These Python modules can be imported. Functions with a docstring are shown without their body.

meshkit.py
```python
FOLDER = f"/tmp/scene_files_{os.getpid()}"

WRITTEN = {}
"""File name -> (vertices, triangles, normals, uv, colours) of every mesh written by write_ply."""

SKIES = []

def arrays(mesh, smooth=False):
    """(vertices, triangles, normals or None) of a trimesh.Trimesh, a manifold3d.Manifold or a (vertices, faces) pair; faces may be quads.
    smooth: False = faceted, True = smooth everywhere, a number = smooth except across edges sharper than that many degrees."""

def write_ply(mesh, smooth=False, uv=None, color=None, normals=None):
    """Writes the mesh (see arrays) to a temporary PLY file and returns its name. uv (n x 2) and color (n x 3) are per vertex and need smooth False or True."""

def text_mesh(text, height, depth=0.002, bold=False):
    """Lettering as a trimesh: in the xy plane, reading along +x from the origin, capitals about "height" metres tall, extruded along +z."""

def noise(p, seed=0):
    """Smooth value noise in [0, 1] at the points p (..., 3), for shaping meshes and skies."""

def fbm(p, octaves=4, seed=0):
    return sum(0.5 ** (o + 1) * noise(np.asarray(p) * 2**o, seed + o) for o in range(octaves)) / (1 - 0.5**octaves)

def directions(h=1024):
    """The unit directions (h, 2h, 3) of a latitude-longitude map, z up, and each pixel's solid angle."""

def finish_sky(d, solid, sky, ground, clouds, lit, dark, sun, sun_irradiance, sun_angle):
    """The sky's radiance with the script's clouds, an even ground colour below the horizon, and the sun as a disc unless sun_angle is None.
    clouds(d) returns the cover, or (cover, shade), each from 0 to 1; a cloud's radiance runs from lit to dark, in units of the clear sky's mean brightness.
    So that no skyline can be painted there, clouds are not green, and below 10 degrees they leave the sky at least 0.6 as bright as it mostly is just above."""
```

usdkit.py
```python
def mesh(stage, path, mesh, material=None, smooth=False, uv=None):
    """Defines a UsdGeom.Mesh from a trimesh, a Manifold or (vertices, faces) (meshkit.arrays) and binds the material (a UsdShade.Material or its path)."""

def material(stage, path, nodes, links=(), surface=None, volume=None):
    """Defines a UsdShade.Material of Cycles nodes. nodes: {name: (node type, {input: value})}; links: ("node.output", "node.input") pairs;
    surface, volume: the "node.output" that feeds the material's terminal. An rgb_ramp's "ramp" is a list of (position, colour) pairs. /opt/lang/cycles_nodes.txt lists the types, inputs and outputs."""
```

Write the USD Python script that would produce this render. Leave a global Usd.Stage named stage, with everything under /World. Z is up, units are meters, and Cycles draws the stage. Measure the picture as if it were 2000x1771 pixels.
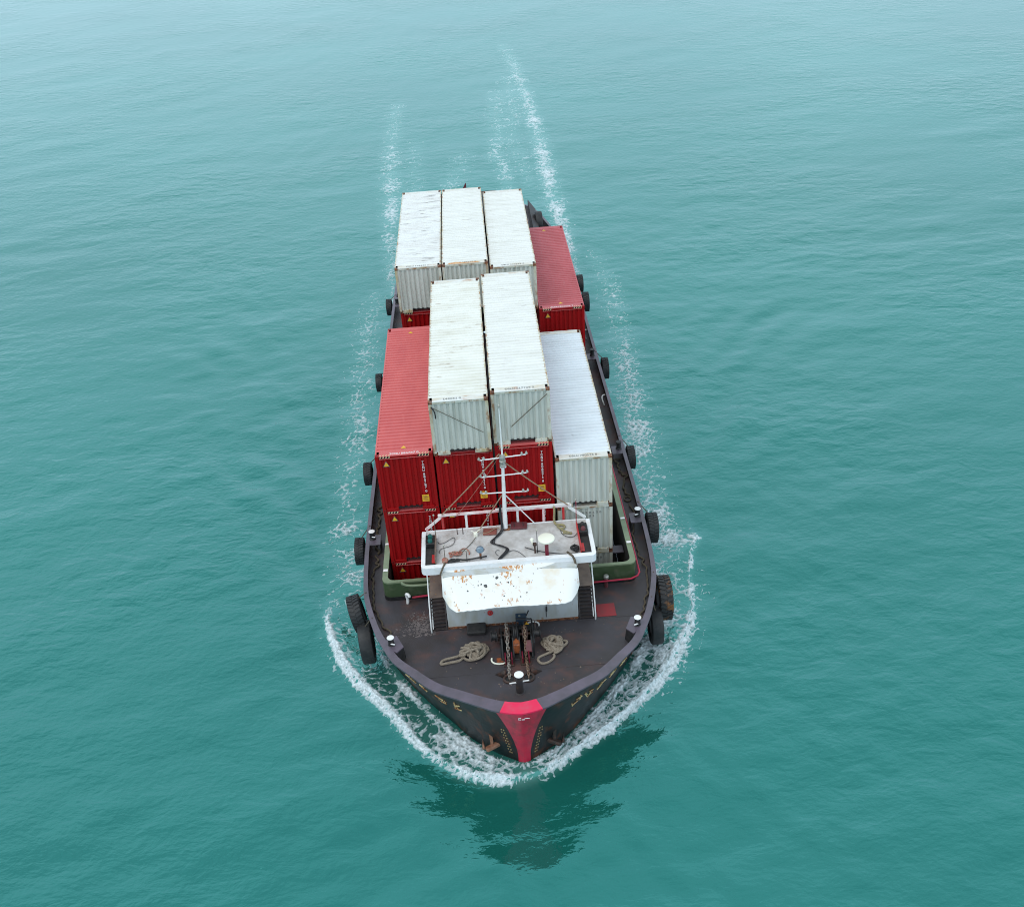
import math, random
import numpy as np
import trimesh
from scipy.interpolate import PchipInterpolator
from scipy.ndimage import map_coordinates
from scipy.spatial import cKDTree
from shapely import affinity
from shapely.geometry import Polygon, box as sbox
import meshkit, usdkit
from pxr import Usd, UsdGeom, UsdLux, UsdShade, Gf, Sdf, Vt

stage = Usd.Stage.CreateInMemory()
UsdGeom.SetStageUpAxis(stage, UsdGeom.Tokens.z)
UsdGeom.SetStageMetersPerUnit(stage, 1.0)
World = UsdGeom.Xform.Define(stage, '/World')
stage.SetDefaultPrim(World.GetPrim())
UsdGeom.Scope.Define(stage, '/World/Looks')
PI = math.pi

# ------------------------------------------------------------------ camera
EXPOSURE = 0.0
cam = UsdGeom.Camera.Define(stage, '/World/camera')
CY, CP, CR = 0.0195493, 0.5801004, -0.0685410
f_ = np.array([math.sin(CY) * math.cos(CP), math.cos(CY) * math.cos(CP), -math.sin(CP)])
r_ = np.array([math.cos(CY), -math.sin(CY), 0.0]); u_ = np.cross(r_, f_)
rr, uu = math.cos(CR) * r_ + math.sin(CR) * u_, -math.sin(CR) * r_ + math.cos(CR) * u_
cam.AddTransformOp().Set(Gf.Matrix4d(*rr, 0, *uu, 0, *(-f_), 0, -0.1967, -35.5746, 31.7043, 1))
cam.CreateHorizontalApertureAttr(36.0); cam.CreateVerticalApertureAttr(36.0 * 906 / 1024)
cam.CreateFocalLengthAttr(36.0 * 1962.83 / 2000)
cam.CreateClippingRangeAttr(Gf.Vec2f(0.5, 20000))
cam.CreateExposureAttr(EXPOSURE)

# ------------------------------------------------------------------ sky and sun (overcast)
SUN_EL, SUN_DIR = math.radians(60), np.array([-0.75, -0.62])          # high, to the left
rot = math.atan2(SUN_DIR[0], SUN_DIR[1])
sky_mat = usdkit.material(stage, '/World/Looks/sky', {
    'tc': ('texture_coordinate', {}),
    'sky': ('sky_texture', {'sky_type': 'single_scattering', 'sun_disc': False, 'sun_elevation': SUN_EL, 'sun_rotation': rot}),
    'map': ('mapping', {'scale': (1.0, 1.0, 2.4)}),
    'n': ('noise_texture', {'scale': 2.2, 'detail': 7, 'roughness': 0.55, 'distortion': 0.3}),
    'cover': ('rgb_ramp', {'ramp': [(0.0, (.72,) * 3), (0.55, (.90,) * 3), (1.0, (1.0,) * 3)]}),
    'tone': ('rgb_ramp', {'ramp': [(0.25, (.74, .87, .96)), (0.75, (1.0, 1.10, 1.16))]}),
    'sx': ('separate_xyz', {}), 'el': ('rgb_ramp', {'ramp': [(0.0, (9.4, 10.8, 12.2)), (0.30, (11.2, 12.4, 13.5)), (0.58, (13.2, 13.6, 13.8)), (0.80, (9.8, 10.1, 10.3)), (1.0, (8.4, 8.6, 8.7))]}), 'tg': ('mix', {'mix_type': 'multiply', 'fac': 1.0}),
    'mix': ('mix', {}),
    'bg': ('background_shader', {'strength': 0.1})},
    [('tc.generated', 'sky.vector'), ('tc.generated', 'map.vector'), ('map.vector', 'n.vector'), ('n.fac', 'cover.fac'), ('n.fac', 'tone.fac'),
     ('cover.color', 'mix.fac'), ('tc.generated', 'sx.vector'), ('sx.z', 'el.fac'), ('tone.color', 'tg.color1'), ('el.color', 'tg.color2'), ('sky.color', 'mix.color1'), ('tg.color', 'mix.color2'), ('mix.color', 'bg.color')], surface='bg.background')
dome = UsdLux.DomeLight.Define(stage, '/World/sky')
UsdShade.MaterialBindingAPI.Apply(dome.GetPrim()).Bind(sky_mat)
dome.GetPrim().SetCustomDataByKey('kind', 'structure')
sun = UsdLux.DistantLight.Define(stage, '/World/sun')
sun.CreateIntensityAttr(0.26); sun.CreateAngleAttr(32.0); sun.CreateNormalizeAttr(True); sun.CreateColorAttr(Gf.Vec3f(1.0, 0.97, 0.92))
d_ = np.array([*(SUN_DIR / np.linalg.norm(SUN_DIR) * math.cos(SUN_EL)), math.sin(SUN_EL)])   # towards the sun
zx = np.cross([0, 0, 1.0], d_); zx /= np.linalg.norm(zx); zy = np.cross(d_, zx)
sun.AddTransformOp().Set(Gf.Matrix4d(*zx, 0, *zy, 0, *d_, 0, 0, 0, 60, 1))

# ------------------------------------------------------------------ materials
def pm(name, c1, c2=None, scale=2.0, lo=0.4, hi=0.65, rough=0.5, stretch=(1, 1, 1), c3=None, scale3=6.0, lo3=0.6, hi3=0.68, stretch3=(1, 1, 1),
       bump=0.0, bscale=30.0, metallic=0.0, spec=0.5, coat=0.0, detail=6, amt3=1.0, amt2=1.0):
    """Paint of colour c1, worn towards c2 in soft patches, with harder spots of c3."""
    n = {'p': ('principled_bsdf', {'base_color': c1, 'roughness': rough, 'metallic': metallic, 'specular_ior_level': spec, 'coat_weight': coat}), 'g': ('geometry', {})}
    l = []; src = None
    if c2 is not None:
        n['m2'] = ('mapping', {'scale': stretch}); n['n2'] = ('noise_texture', {'scale': scale, 'detail': detail, 'roughness': 0.6})
        n['r2'] = ('map_range', {'from_min': lo, 'from_max': hi, 'to_min': 0.0, 'to_max': amt2, 'clamp': True}); n['x2'] = ('mix', {'color1': c1, 'color2': c2})
        l += [('g.position', 'm2.vector'), ('m2.vector', 'n2.vector'), ('n2.fac', 'r2.value'), ('r2.result', 'x2.fac')]; src = 'x2.color'
    if c3 is not None:
        n['m3'] = ('mapping', {'scale': stretch3, 'location': (3.7, 1.3, 0.4)}); n['n3'] = ('noise_texture', {'scale': scale3, 'detail': 7, 'roughness': 0.62})
        n['r3'] = ('map_range', {'from_min': lo3, 'from_max': hi3, 'to_min': 0.0, 'to_max': amt3, 'clamp': True}); n['x3'] = ('mix', {'color1': c1, 'color2': c3})
        l += [('g.position', 'm3.vector'), ('m3.vector', 'n3.vector'), ('n3.fac', 'r3.value'), ('r3.result', 'x3.fac')]
        if src: l.append((src, 'x3.color1'))
        src = 'x3.color'
    if src: l.append((src, 'p.base_color'))
    if bump:
        n['nb'] = ('noise_texture', {'scale': bscale, 'detail': 4}); n['b'] = ('bump', {'strength': bump, 'distance': 0.02})
        l += [('g.position', 'nb.vector'), ('nb.fac', 'b.height'), ('b.normal', 'p.normal')]
    return usdkit.material(stage, '/World/Looks/' + name, n, l, surface='p.BSDF')

M = {}
M['hull'] = pm('hull_black', (.004, .007, .0075), (.018, .013, .012), 1.3, .44, .72, .40, spec=.14, stretch=(1, 1, .45), c3=(.15, .042, .016), scale3=1.6, lo3=.55, hi3=.74, stretch3=(1, 1, .5), bump=.25, bscale=6, amt3=.6)
M['deck'] = pm('deck_paint', (.052, .047, .056), (.040, .033, .033), .7, .35, .65, .55, c3=(.125, .055, .042), scale3=.8, lo3=.50, hi3=.70, bump=.35, bscale=25, amt3=.7)
M['cap'] = pm('bulwark_paint', (.115, .092, .122), (.075, .064, .078), 1.2, .35, .65, .42, c3=(.15, .09, .10), scale3=4, lo3=.6, hi3=.75, bump=.2, bscale=18, amt3=.5)
M['bulwark'] = pm('bulwark_inside', (.030, .027, .031), (.045, .034, .030), 1.6, .4, .7, .6, c3=(.09, .055, .03), scale3=3, lo3=.58, hi3=.7, bump=.2)
M['stem'] = pm('stem_red', (.50, .004, .035), (.36, .004, .030), 2.4, .40, .66, .40, (1, 1, .6), (.07, .012, .014), 2.0, .49, .68, (1, 1, .5), bump=.2, bscale=15, amt3=.8)
M['stemcap'] = pm('stem_cap_red', (.72, .012, .075), (.62, .05, .10), 3.0, .45, .7, .40, bump=.2, bscale=15)
M['green_skylit'] = pm('coaming_green_skylit', (.20, .25, .15), (.15, .19, .11), 1.5, .4, .65, .5, c3=(.26, .25, .20), scale3=3, lo3=.58, hi3=.75, amt3=.5)  # faded coaming green, lifted further with sky light painted into the colour
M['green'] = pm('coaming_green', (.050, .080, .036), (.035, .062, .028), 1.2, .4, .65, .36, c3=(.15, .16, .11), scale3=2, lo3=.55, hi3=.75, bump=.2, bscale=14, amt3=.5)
M['black'] = pm('black_paint', (.009, .009, .010), (.022, .019, .018), 4, .45, .7, .5, bump=.2)
M['hold'] = pm('hold_lining', (.018, .016, .015), (.05, .03, .02), 1, .45, .7, .8)
M['redpipe'] = pm('pipe_red', (.42, .012, .05), (.30, .03, .04), 3, .45, .7, .4)
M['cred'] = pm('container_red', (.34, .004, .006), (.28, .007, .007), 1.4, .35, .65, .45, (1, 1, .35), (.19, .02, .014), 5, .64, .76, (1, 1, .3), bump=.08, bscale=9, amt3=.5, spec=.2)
M['cred_roof'] = pm('container_red_roof_lit', (.62, .135, .13), (.56, .11, .11), .9, .35, .65, .52, (1.6, .5, 1), (.68, .25, .22), 3, .62, .76, (2, .5, 1), bump=.08, amt3=.4, spec=.3)  # same red as the sides, chalked, with overhead light painted in
M['cred_roof_rose'] = pm('container_rose_roof_lit', (.50, .115, .13), (.43, .09, .10), .9, .35, .65, .52, (1.6, .5, 1), (.58, .24, .23), 3, .60, .76, (2, .5, 1), bump=.08, amt3=.4, spec=.3)  # rosier roof red, overhead light painted in as well
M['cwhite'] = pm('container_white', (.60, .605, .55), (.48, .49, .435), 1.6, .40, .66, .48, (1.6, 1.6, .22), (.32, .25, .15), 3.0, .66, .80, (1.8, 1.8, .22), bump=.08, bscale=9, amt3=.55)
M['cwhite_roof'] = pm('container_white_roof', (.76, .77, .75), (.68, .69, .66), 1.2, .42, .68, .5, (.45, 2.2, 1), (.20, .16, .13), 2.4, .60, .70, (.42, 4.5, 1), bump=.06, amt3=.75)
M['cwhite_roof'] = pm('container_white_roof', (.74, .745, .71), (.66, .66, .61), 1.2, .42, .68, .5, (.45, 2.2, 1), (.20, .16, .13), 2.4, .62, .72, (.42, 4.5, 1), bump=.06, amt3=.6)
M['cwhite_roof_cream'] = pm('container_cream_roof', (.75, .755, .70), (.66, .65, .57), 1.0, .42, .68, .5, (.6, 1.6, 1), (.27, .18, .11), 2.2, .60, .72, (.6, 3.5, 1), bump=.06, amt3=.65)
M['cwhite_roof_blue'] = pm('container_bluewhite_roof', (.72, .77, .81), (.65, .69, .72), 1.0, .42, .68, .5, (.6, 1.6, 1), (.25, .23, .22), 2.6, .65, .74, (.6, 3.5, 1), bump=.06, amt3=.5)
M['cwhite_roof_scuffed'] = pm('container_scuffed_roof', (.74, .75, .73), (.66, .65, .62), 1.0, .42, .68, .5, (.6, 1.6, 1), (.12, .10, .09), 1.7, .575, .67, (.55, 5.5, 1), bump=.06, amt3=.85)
M['cwhite_end'] = pm('container_roof_end_worn', (.67, .68, .65), (.58, .53, .42), 1.4, .44, .66, .55, (1, 2, 1), (.40, .16, .05), 1.9, .56, .68, (1, 2.2, 1), bump=.1, amt3=.7)
M['cwhite_post'] = pm('container_white_worn', (.60, .60, .52), (.46, .38, .22), 2.0, .46, .66, .55, (1, 1, .35), (.30, .12, .035), 3.2, .50, .64, (1, 1, .4), bump=.15, amt3=.85)
M['rust'] = pm('rusty_steel', (.27, .10, .042), (.09, .035, .020), 8, .4, .6, .8, c3=(.42, .34, .27), scale3=9, lo3=.56, hi3=.66, bump=.4, bscale=40)
M['rustdark'] = pm('dark_rusty_steel', (.030, .020, .016), (.075, .028, .017), 6, .45, .65, .6, bump=.4, bscale=30)
M['anchor'] = pm('anchor_rust', (.20, .085, .045), (.30, .15, .10), 5, .4, .65, .6, bump=.4, bscale=25)
M['white'] = pm('white_paint', (.80, .80, .79), (.70, .69, .66), 4, .5, .72, .38, bump=.06)
M['visor'] = pm('visor_white_paint', (.80, .80, .77), (.74, .66, .52), 1.1, .54, .72, .35, c3=(.50, .17, .04), scale3=2.1, lo3=.635, hi3=.70, stretch3=(1.3, .8, 1), bump=.1, amt3=.9)
M['rim'] = pm('roof_rim_paint', (.80, .81, .82), (.70, .69, .66), 3, .52, .72, .4, c3=(.42, .22, .10), scale3=5, lo3=.68, hi3=.75, amt3=.6)
M['roof'] = pm('roof_grey_paint', (.62, .61, .60), (.42, .40, .38), 1.6, .36, .64, .55, c3=(.26, .19, .13), scale3=3, lo3=.56, hi3=.74, bump=.25, bscale=14, amt3=.6)
M['wall'] = pm('wheelhouse_wall_paint', (.50, .53, .54), (.42, .42, .37), 1.7, .42, .66, .45, (1.4, 1.4, .5), (.34, .17, .07), 3.4, .64, .74, (1.2, 1, .7), bump=.1, amt3=.7)
M['platform'] = pm('platform_brown', (.20, .145, .115), (.14, .10, .085), 2.5, .4, .65, .6, c3=(.32, .16, .06), scale3=5, lo3=.62, hi3=.72, bump=.2)
M['stair'] = pm('stair_dark', (.028, .020, .020), (.055, .040, .036), 6, .45, .65, .6, c3=(.18, .15, .13), scale3=9, lo3=.66, hi3=.76, bump=.3)
M['rubber'] = pm('tyre_rubber', (.013, .014, .016), (.028, .027, .027), 4, .42, .68, .6, c3=(.07, .065, .06), scale3=7, lo3=.64, hi3=.76, bump=.4, bscale=25, amt3=.6)
M['rubber_rust'] = pm('tyre_rubber_muddy', (.018, .018, .019), (.20, .085, .025), 2.2, .52, .62, .65, bump=.4, bscale=25)
M['rope'] = pm('rope_fibre', (.30, .25, .195), (.20, .16, .12), 14, .4, .62, .9, bump=.8, bscale=70)
M['oldrope'] = pm('old_rope', (.085, .070, .050), (.15, .115, .075), 10, .45, .65, .9, bump=.8, bscale=70)
M['tanrope'] = pm('tan_rope', (.36, .25, .16), (.24, .15, .10), 12, .4, .6, .9)
M['yellowrope'] = pm('yellow_rope', (.34, .29, .14), (.22, .20, .12), 12, .4, .6, .9)
M['redrope'] = pm('red_rope', (.36, .11, .08), (.30, .24, .18), 12, .45, .6, .9)
M['cable'] = pm('black_cable', (.018, .018, .020), None, rough=.5)
M['chain'] = pm('chain_steel', (.30, .28, .25), (.12, .075, .05), 14, .42, .6, .55, bump=.2)
M['chainrust'] = pm('chain_rusty', (.14, .075, .045), (.24, .18, .13), 14, .45, .62, .65)
M['yellow'] = pm('label_yellow', (.80, .42, .02), (.66, .36, .04), 9, .45, .65, .5)
M['stripe'] = pm('stripe_cream', (.80, .62, .36), None, rough=.5)
M['print'] = pm('white_print', (.82, .80, .80), (.70, .60, .60), 12, .5, .65, .5)
M['ink'] = pm('black_print', (.06, .065, .065), (.22, .23, .22), 10, .5, .7, .6)
M['orange'] = pm('orange_paint', (.30, .085, .028), (.14, .045, .02), 8, .45, .65, .5)
M['blue'] = pm('navy_blue_paint', (.025, .05, .085), (.05, .065, .08), 8, .45, .65, .45)
M['bluegrey'] = pm('blue_grey_metal', (.16, .24, .32), (.28, .34, .38), 12, .45, .6, .35, metallic=.3)
M['board'] = pm('red_brown_board', (.26, .085, .065), (.20, .06, .05), 3, .4, .65, .6, c3=(.40, .24, .18), scale3=7, lo3=.62, hi3=.74)
M['boarddark'] = pm('maroon_hatch', (.14, .035, .042), (.10, .03, .03), 4, .4, .65, .5)
M['mat'] = pm('red_mat', (.27, .022, .028), (.20, .03, .035), 3, .4, .65, .6, bump=.15, bscale=30)
M['pad'] = pm('dark_pad', (.018, .017, .018), (.035, .032, .030), 5, .4, .65, .7, bump=.3)
M['maroon'] = pm('maroon_post', (.16, .006, .022), None, rough=.4)
M['cream'] = pm('cream_plastic', (.84, .83, .70), None, rough=.35)
M['faded'] = pm('faded_red_white', (.78, .70, .68), (.66, .32, .33), 1.5, .46, .62, .5, (1, 1, 1), (.50, .04, .05), 2.4, .62, .70)
M['redpaint'] = pm('red_paint', (.50, .03, .03), (.40, .04, .04), 4, .45, .65, .4)
M['green_lamp'] = pm('green_lamp_glass', (.01, .10, .085), None, rough=.15)
M['dullgold'] = pm('dull_gold', (.36, .27, .13), (.20, .12, .06), 5, .45, .65, .6)
M['gold'] = pm('gold_lettering', (.62, .48, .24), (.34, .12, .035), 4, .42, .60, .6)
M['lampmetal'] = pm('lamp_metal', (.45, .45, .42), (.28, .27, .22), 14, .45, .6, .3, metallic=.5)
M['splash'] = pm('pale_scuff', (.17, .14, .135), (.085, .072, .072), 7, .42, .6, .7)

# ------------------------------------------------------------------ helpers
used = {}
def numbered(path):
    k = used.get(path, 0); used[path] = k + 1
    return path if k == 0 else f'{path}_{k:03d}'

class MB:
    """Collects shapes and makes them one mesh."""
    def __init__(s): s.m = []
    def add(s, m):
        if isinstance(m, tuple): m = trimesh.Trimesh(np.asarray(m[0], float), np.asarray(m[1], int), process=False)
        s.m.append(m); return s
    def box(s, c, size, rz=0.0, rx=0.0, ry=0.0, bev=0.0):
        sx, sy, sz = [v / 2 for v in size]
        if bev > 0:
            b = min(bev, sx * .9, sy * .9, sz * .9)
            pts = [(i * (sx - (a != 0) * b), j * (sy - (a != 1) * b), k * (sz - (a != 2) * b)) for i in (-1, 1) for j in (-1, 1) for k in (-1, 1) for a in range(3)]
            m = trimesh.convex.convex_hull(np.array(pts))
        else: m = trimesh.creation.box((2 * sx, 2 * sy, 2 * sz))
        T = trimesh.transformations.euler_matrix(rx, ry, rz, 'sxyz'); T[:3, 3] = c
        m.apply_transform(T); s.m.append(m); return s
    def tube(s, pts, r, n=8, closed=False, caps=True):
        p = np.asarray(pts, float); k = len(p); rad = np.broadcast_to(np.asarray(r, float), (k,))
        if closed: t = np.roll(p, -1, 0) - np.roll(p, 1, 0)
        else: t = np.gradient(p, axis=0)
        t /= np.maximum(np.linalg.norm(t, axis=1, keepdims=True), 1e-9)
        nrm = np.cross(t[0], [0, 0, 1.0]); nrm = nrm if np.linalg.norm(nrm) > .05 else np.cross(t[0], [1.0, 0, 0]); nrm /= np.linalg.norm(nrm)
        V, F = [], []; a = np.arange(n) * 2 * PI / n
        for i in range(k):
            nrm = nrm - t[i] * nrm.dot(t[i]); nrm /= max(np.linalg.norm(nrm), 1e-9); b = np.cross(t[i], nrm)
            V.append(p[i] + rad[i] * (np.cos(a)[:, None] * nrm + np.sin(a)[:, None] * b))
        V = np.concatenate(V); rows = k if closed else k - 1
        for i in range(rows):
            i2 = (i + 1) % k
            for j in range(n):
                j2 = (j + 1) % n; A, B, C, D = i * n + j, i * n + j2, i2 * n + j2, i2 * n + j
                F += [(A, B, C), (A, C, D)]
        if not closed and caps:
            V = np.vstack([V, p[:1], p[-1:]]); c0, c1 = len(V) - 2, len(V) - 1
            for j in range(n):
                F += [(c0, (j + 1) % n, j), (c1, (k - 1) * n + j, (k - 1) * n + (j + 1) % n)]
        s.m.append(trimesh.Trimesh(V, F, process=False)); return s
    def cyl(s, p0, p1, r, n=12, r1=None):
        return s.tube([p0, p1], [r, r if r1 is None else r1], n)
    def lathe(s, prof, c=(0, 0, 0), n=24, axis='z'):
        pr = np.asarray(prof, float); a = np.arange(n) * 2 * PI / n
        V = np.concatenate([np.stack([r * np.cos(a), r * np.sin(a), np.full(n, z)], 1) for r, z in pr]); F = []
        for i in range(len(pr) - 1):
            for j in range(n):
                j2 = (j + 1) % n; A, B, C, D = i * n + j, i * n + j2, (i + 1) * n + j2, (i + 1) * n + j
                F += [(A, B, C), (A, C, D)]
        if axis == 'x': V = V[:, [2, 0, 1]]
        if axis == 'y': V = V[:, [1, 2, 0]]
        s.m.append(trimesh.Trimesh(V + np.asarray(c), F, process=False)); return s
    def prism(s, poly, z0, z1):
        p = poly if isinstance(poly, Polygon) else Polygon(poly)
        m = trimesh.creation.extrude_polygon(p, z1 - z0); m.apply_translation((0, 0, z0)); s.m.append(m); return s
    def move(s, v):
        for m in s.m: m.apply_translation(v)
        return s
    def mesh(s): return trimesh.util.concatenate(s.m)

def strip(rows, close=False):
    """Quads between successive rows of points."""
    R = [np.asarray(r, float) for r in rows]; n = len(R[0]); V = np.concatenate(R); F = []
    for i in range(len(R) - 1):
        for j in range(n if close else n - 1):
            j2 = (j + 1) % n; a, b, c, d = i * n + j, i * n + j2, (i + 1) * n + j2, (i + 1) * n + j
            F += [(a, b, c), (a, c, d)]
    return trimesh.Trimesh(V, F, process=False)

def setd(prim, label=None, cat=None, group=None, kind=None):
    for k, v in (('label', label), ('category', cat), ('group', group), ('kind', kind)):
        if v: prim.SetCustomDataByKey(k, v)

def part(parent, name, mb, mat, smooth=35, label=None, kind=None):
    path = numbered(str(parent.GetPath()) + '/' + name)
    m = usdkit.mesh(stage, path, mb.mesh() if isinstance(mb, MB) else mb, M[mat] if isinstance(mat, str) else mat, smooth=smooth)
    setd(m.GetPrim(), label=label, kind=kind)
    return m.GetPrim()

def thing(name, label, cat, loc=(0, 0, 0), rz=0.0, group=None):
    x = UsdGeom.Xform.Define(stage, numbered('/World/' + name))
    x.AddTranslateOp().Set(Gf.Vec3d(*map(float, loc)))
    if rz: x.AddRotateZOp().Set(math.degrees(rz))
    setd(x.GetPrim(), label, cat, group)
    return x.GetPrim()

def solo(name, mb, mat, label, cat, group=None, kind=None, smooth=35):
    """A thing that is one mesh, with its origin at its base."""
    me = mb.mesh() if isinstance(mb, MB) else mb
    b = me.bounds; o = np.array([(b[0][0] + b[1][0]) / 2, (b[0][1] + b[1][1]) / 2, b[0][2]])
    me = me.copy(); me.apply_translation(-o)
    m = usdkit.mesh(stage, numbered('/World/' + name), me, M[mat], smooth=smooth)
    UsdGeom.Xformable(m).AddTranslateOp().Set(Gf.Vec3d(*map(float, o)))
    setd(m.GetPrim(), label, cat, group, kind)
    return m.GetPrim()

def spline(pts, n=60, closed=False):
    p = np.asarray(pts, float)
    if closed: p = np.vstack([p[-2:], p, p[:3]])
    t = np.concatenate([[0], np.cumsum(np.linalg.norm(np.diff(p, axis=0), axis=1) ** .5 + 1e-6)])
    from scipy.interpolate import CubicSpline
    cs = CubicSpline(t, p)
    return cs(np.linspace(t[2], t[-3], n, endpoint=False)) if closed else cs(np.linspace(t[0], t[-1], n))

# smooth random fields for waves and foam
class Field:
    def __init__(s, seed): s.g = np.random.default_rng(seed).random((256, 256))
    def __call__(s, x, y): return map_coordinates(s.g, [np.asarray(x) % 256, np.asarray(y) % 256], order=3, mode='grid-wrap')
FLD = [Field(k) for k in range(8)]

# ------------------------------------------------------------------ hull form
def deck_z(y):
    y = np.asarray(y, float); return 2.15 + .8 * (np.maximum(0, -1 - y) / 8.5) ** 1.6 - .025 * np.maximum(0, y)
def cap_z(y): return deck_z(y) + .6
TOPC = np.array([(0, -10.06), (.45, -9.97), (.92, -9.79), (1.47, -9.47), (2.0, -9.14), (2.42, -8.87), (3.2, -8.37), (3.72, -7.85), (4.2, -7.25), (4.55, -6.85), (4.93, -6.35), (5.37, -5.4),
                 (5.72, -4.55), (5.98, -3.7), (6.27, -2.55), (6.43, -1.6), (6.53, 0), (6.58, 2.2), (6.6, 5)])
WLC = np.array([(0, -9.36), (.22, -9.28), (.42, -9.14), (1.38, -8.5), (2.25, -7.68), (2.65, -7.16), (3.7, -5.9), (4.7, -4.5), (5.4, -3.3), (5.9, -1.9), (6.25, -.2), (6.45, 2), (6.54, 4.2)])
AFT_T = PchipInterpolator([5, 26, 36, 42, 46, 49, 50.5, 51], [6.6, 6.6, 6.5, 6.1, 5.5, 4.7, 3.6, 0])
AFT_W = PchipInterpolator([4.2, 26, 36, 42, 46, 48.5, 49.6, 50], [6.54, 6.54, 6.4, 5.8, 4.8, 3.6, 2.0, 0])
def resample(c, n, pw=1.0):
    t = np.concatenate([[0], np.cumsum(np.linalg.norm(np.diff(c, axis=0), axis=1))]); t /= t[-1]
    u = np.linspace(0, 1, n) ** pw
    return np.stack([PchipInterpolator(t, c[:, 0])(u), PchipInterpolator(t, c[:, 1])(u)], 1)
WZ = -.30                                                              # height of the water
WLC[:, 1] += .27
NB, NA = 60, 46
_ya = np.concatenate([np.linspace(5, 44, 30)[1:], 51 - (7 * (1 - np.linspace(0, 1, 18)[1:]) ** 1.7)])
TOP = np.vstack([resample(TOPC, NB, 1.15), np.stack([AFT_T(_ya), _ya], 1)])
_yw = 4.2 + (_ya - 5) * (50 - 4.2) / (51 - 5)
WLI = np.vstack([resample(WLC, NB, 1.15), np.stack([AFT_W(_yw), _yw], 1)])
NS = len(TOP)
def hull_pt(i, z, side, off=0.0):
    """A point on the hull plating at fractional station i and height z, off metres outside it."""
    i = np.clip(i, 0, NS - 1); k = np.arange(NS)
    T = np.array([np.interp(i, k, TOP[:, 0]), np.interp(i, k, TOP[:, 1])]); B = np.array([np.interp(i, k, WLI[:, 0]), np.interp(i, k, WLI[:, 1])])
    zt = float(cap_z(T[1])); t = (z - WZ) / (zt - WZ)
    p = B + (T - B) * (np.sign(t) * abs(t) ** 1.15 if t > 0 else .25 * t)
    return np.array([side * (p[0]), p[1], z]) if not off else hull_pt(i, z, side) + off * hull_n(i, z, side)
def hull_n(i, z, side):
    a, b = hull_pt(i + .4, z, side), hull_pt(max(i - .4, 0), z, side); c, d = hull_pt(i, z + .1, side), hull_pt(i, z - .1, side)
    n = np.cross(a - b, c - d) * side; n /= np.linalg.norm(n)
    return n if n[0] * side >= 0 or i < 2 else -n

ship = thing('cargo_ship', 'black hulled container lighter with green hold coaming and red stem, sailing towards the viewer', 'ship')
LV = [-1.2, -.5, 0, .15, .35, .6, .9, 1.2, 1.5, 1.8, 2.1, 2.4, 2.7, 3.0]
rows = []
for fr in np.concatenate([[-.45, -.25], np.linspace(-.09, 1, 14)]):
    row = []
    for side in (-1, 1):
        idx = range(NS - 1, -1, -1) if side < 0 else range(1, NS - 1)
        for i in idx:
            zt = float(cap_z(TOP[i, 1])); row.append(hull_pt(i, fr * zt, side))
    rows.append(row)
hull_part = part(ship, 'hull_plating', strip(rows, True), 'hull', smooth=50)

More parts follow.
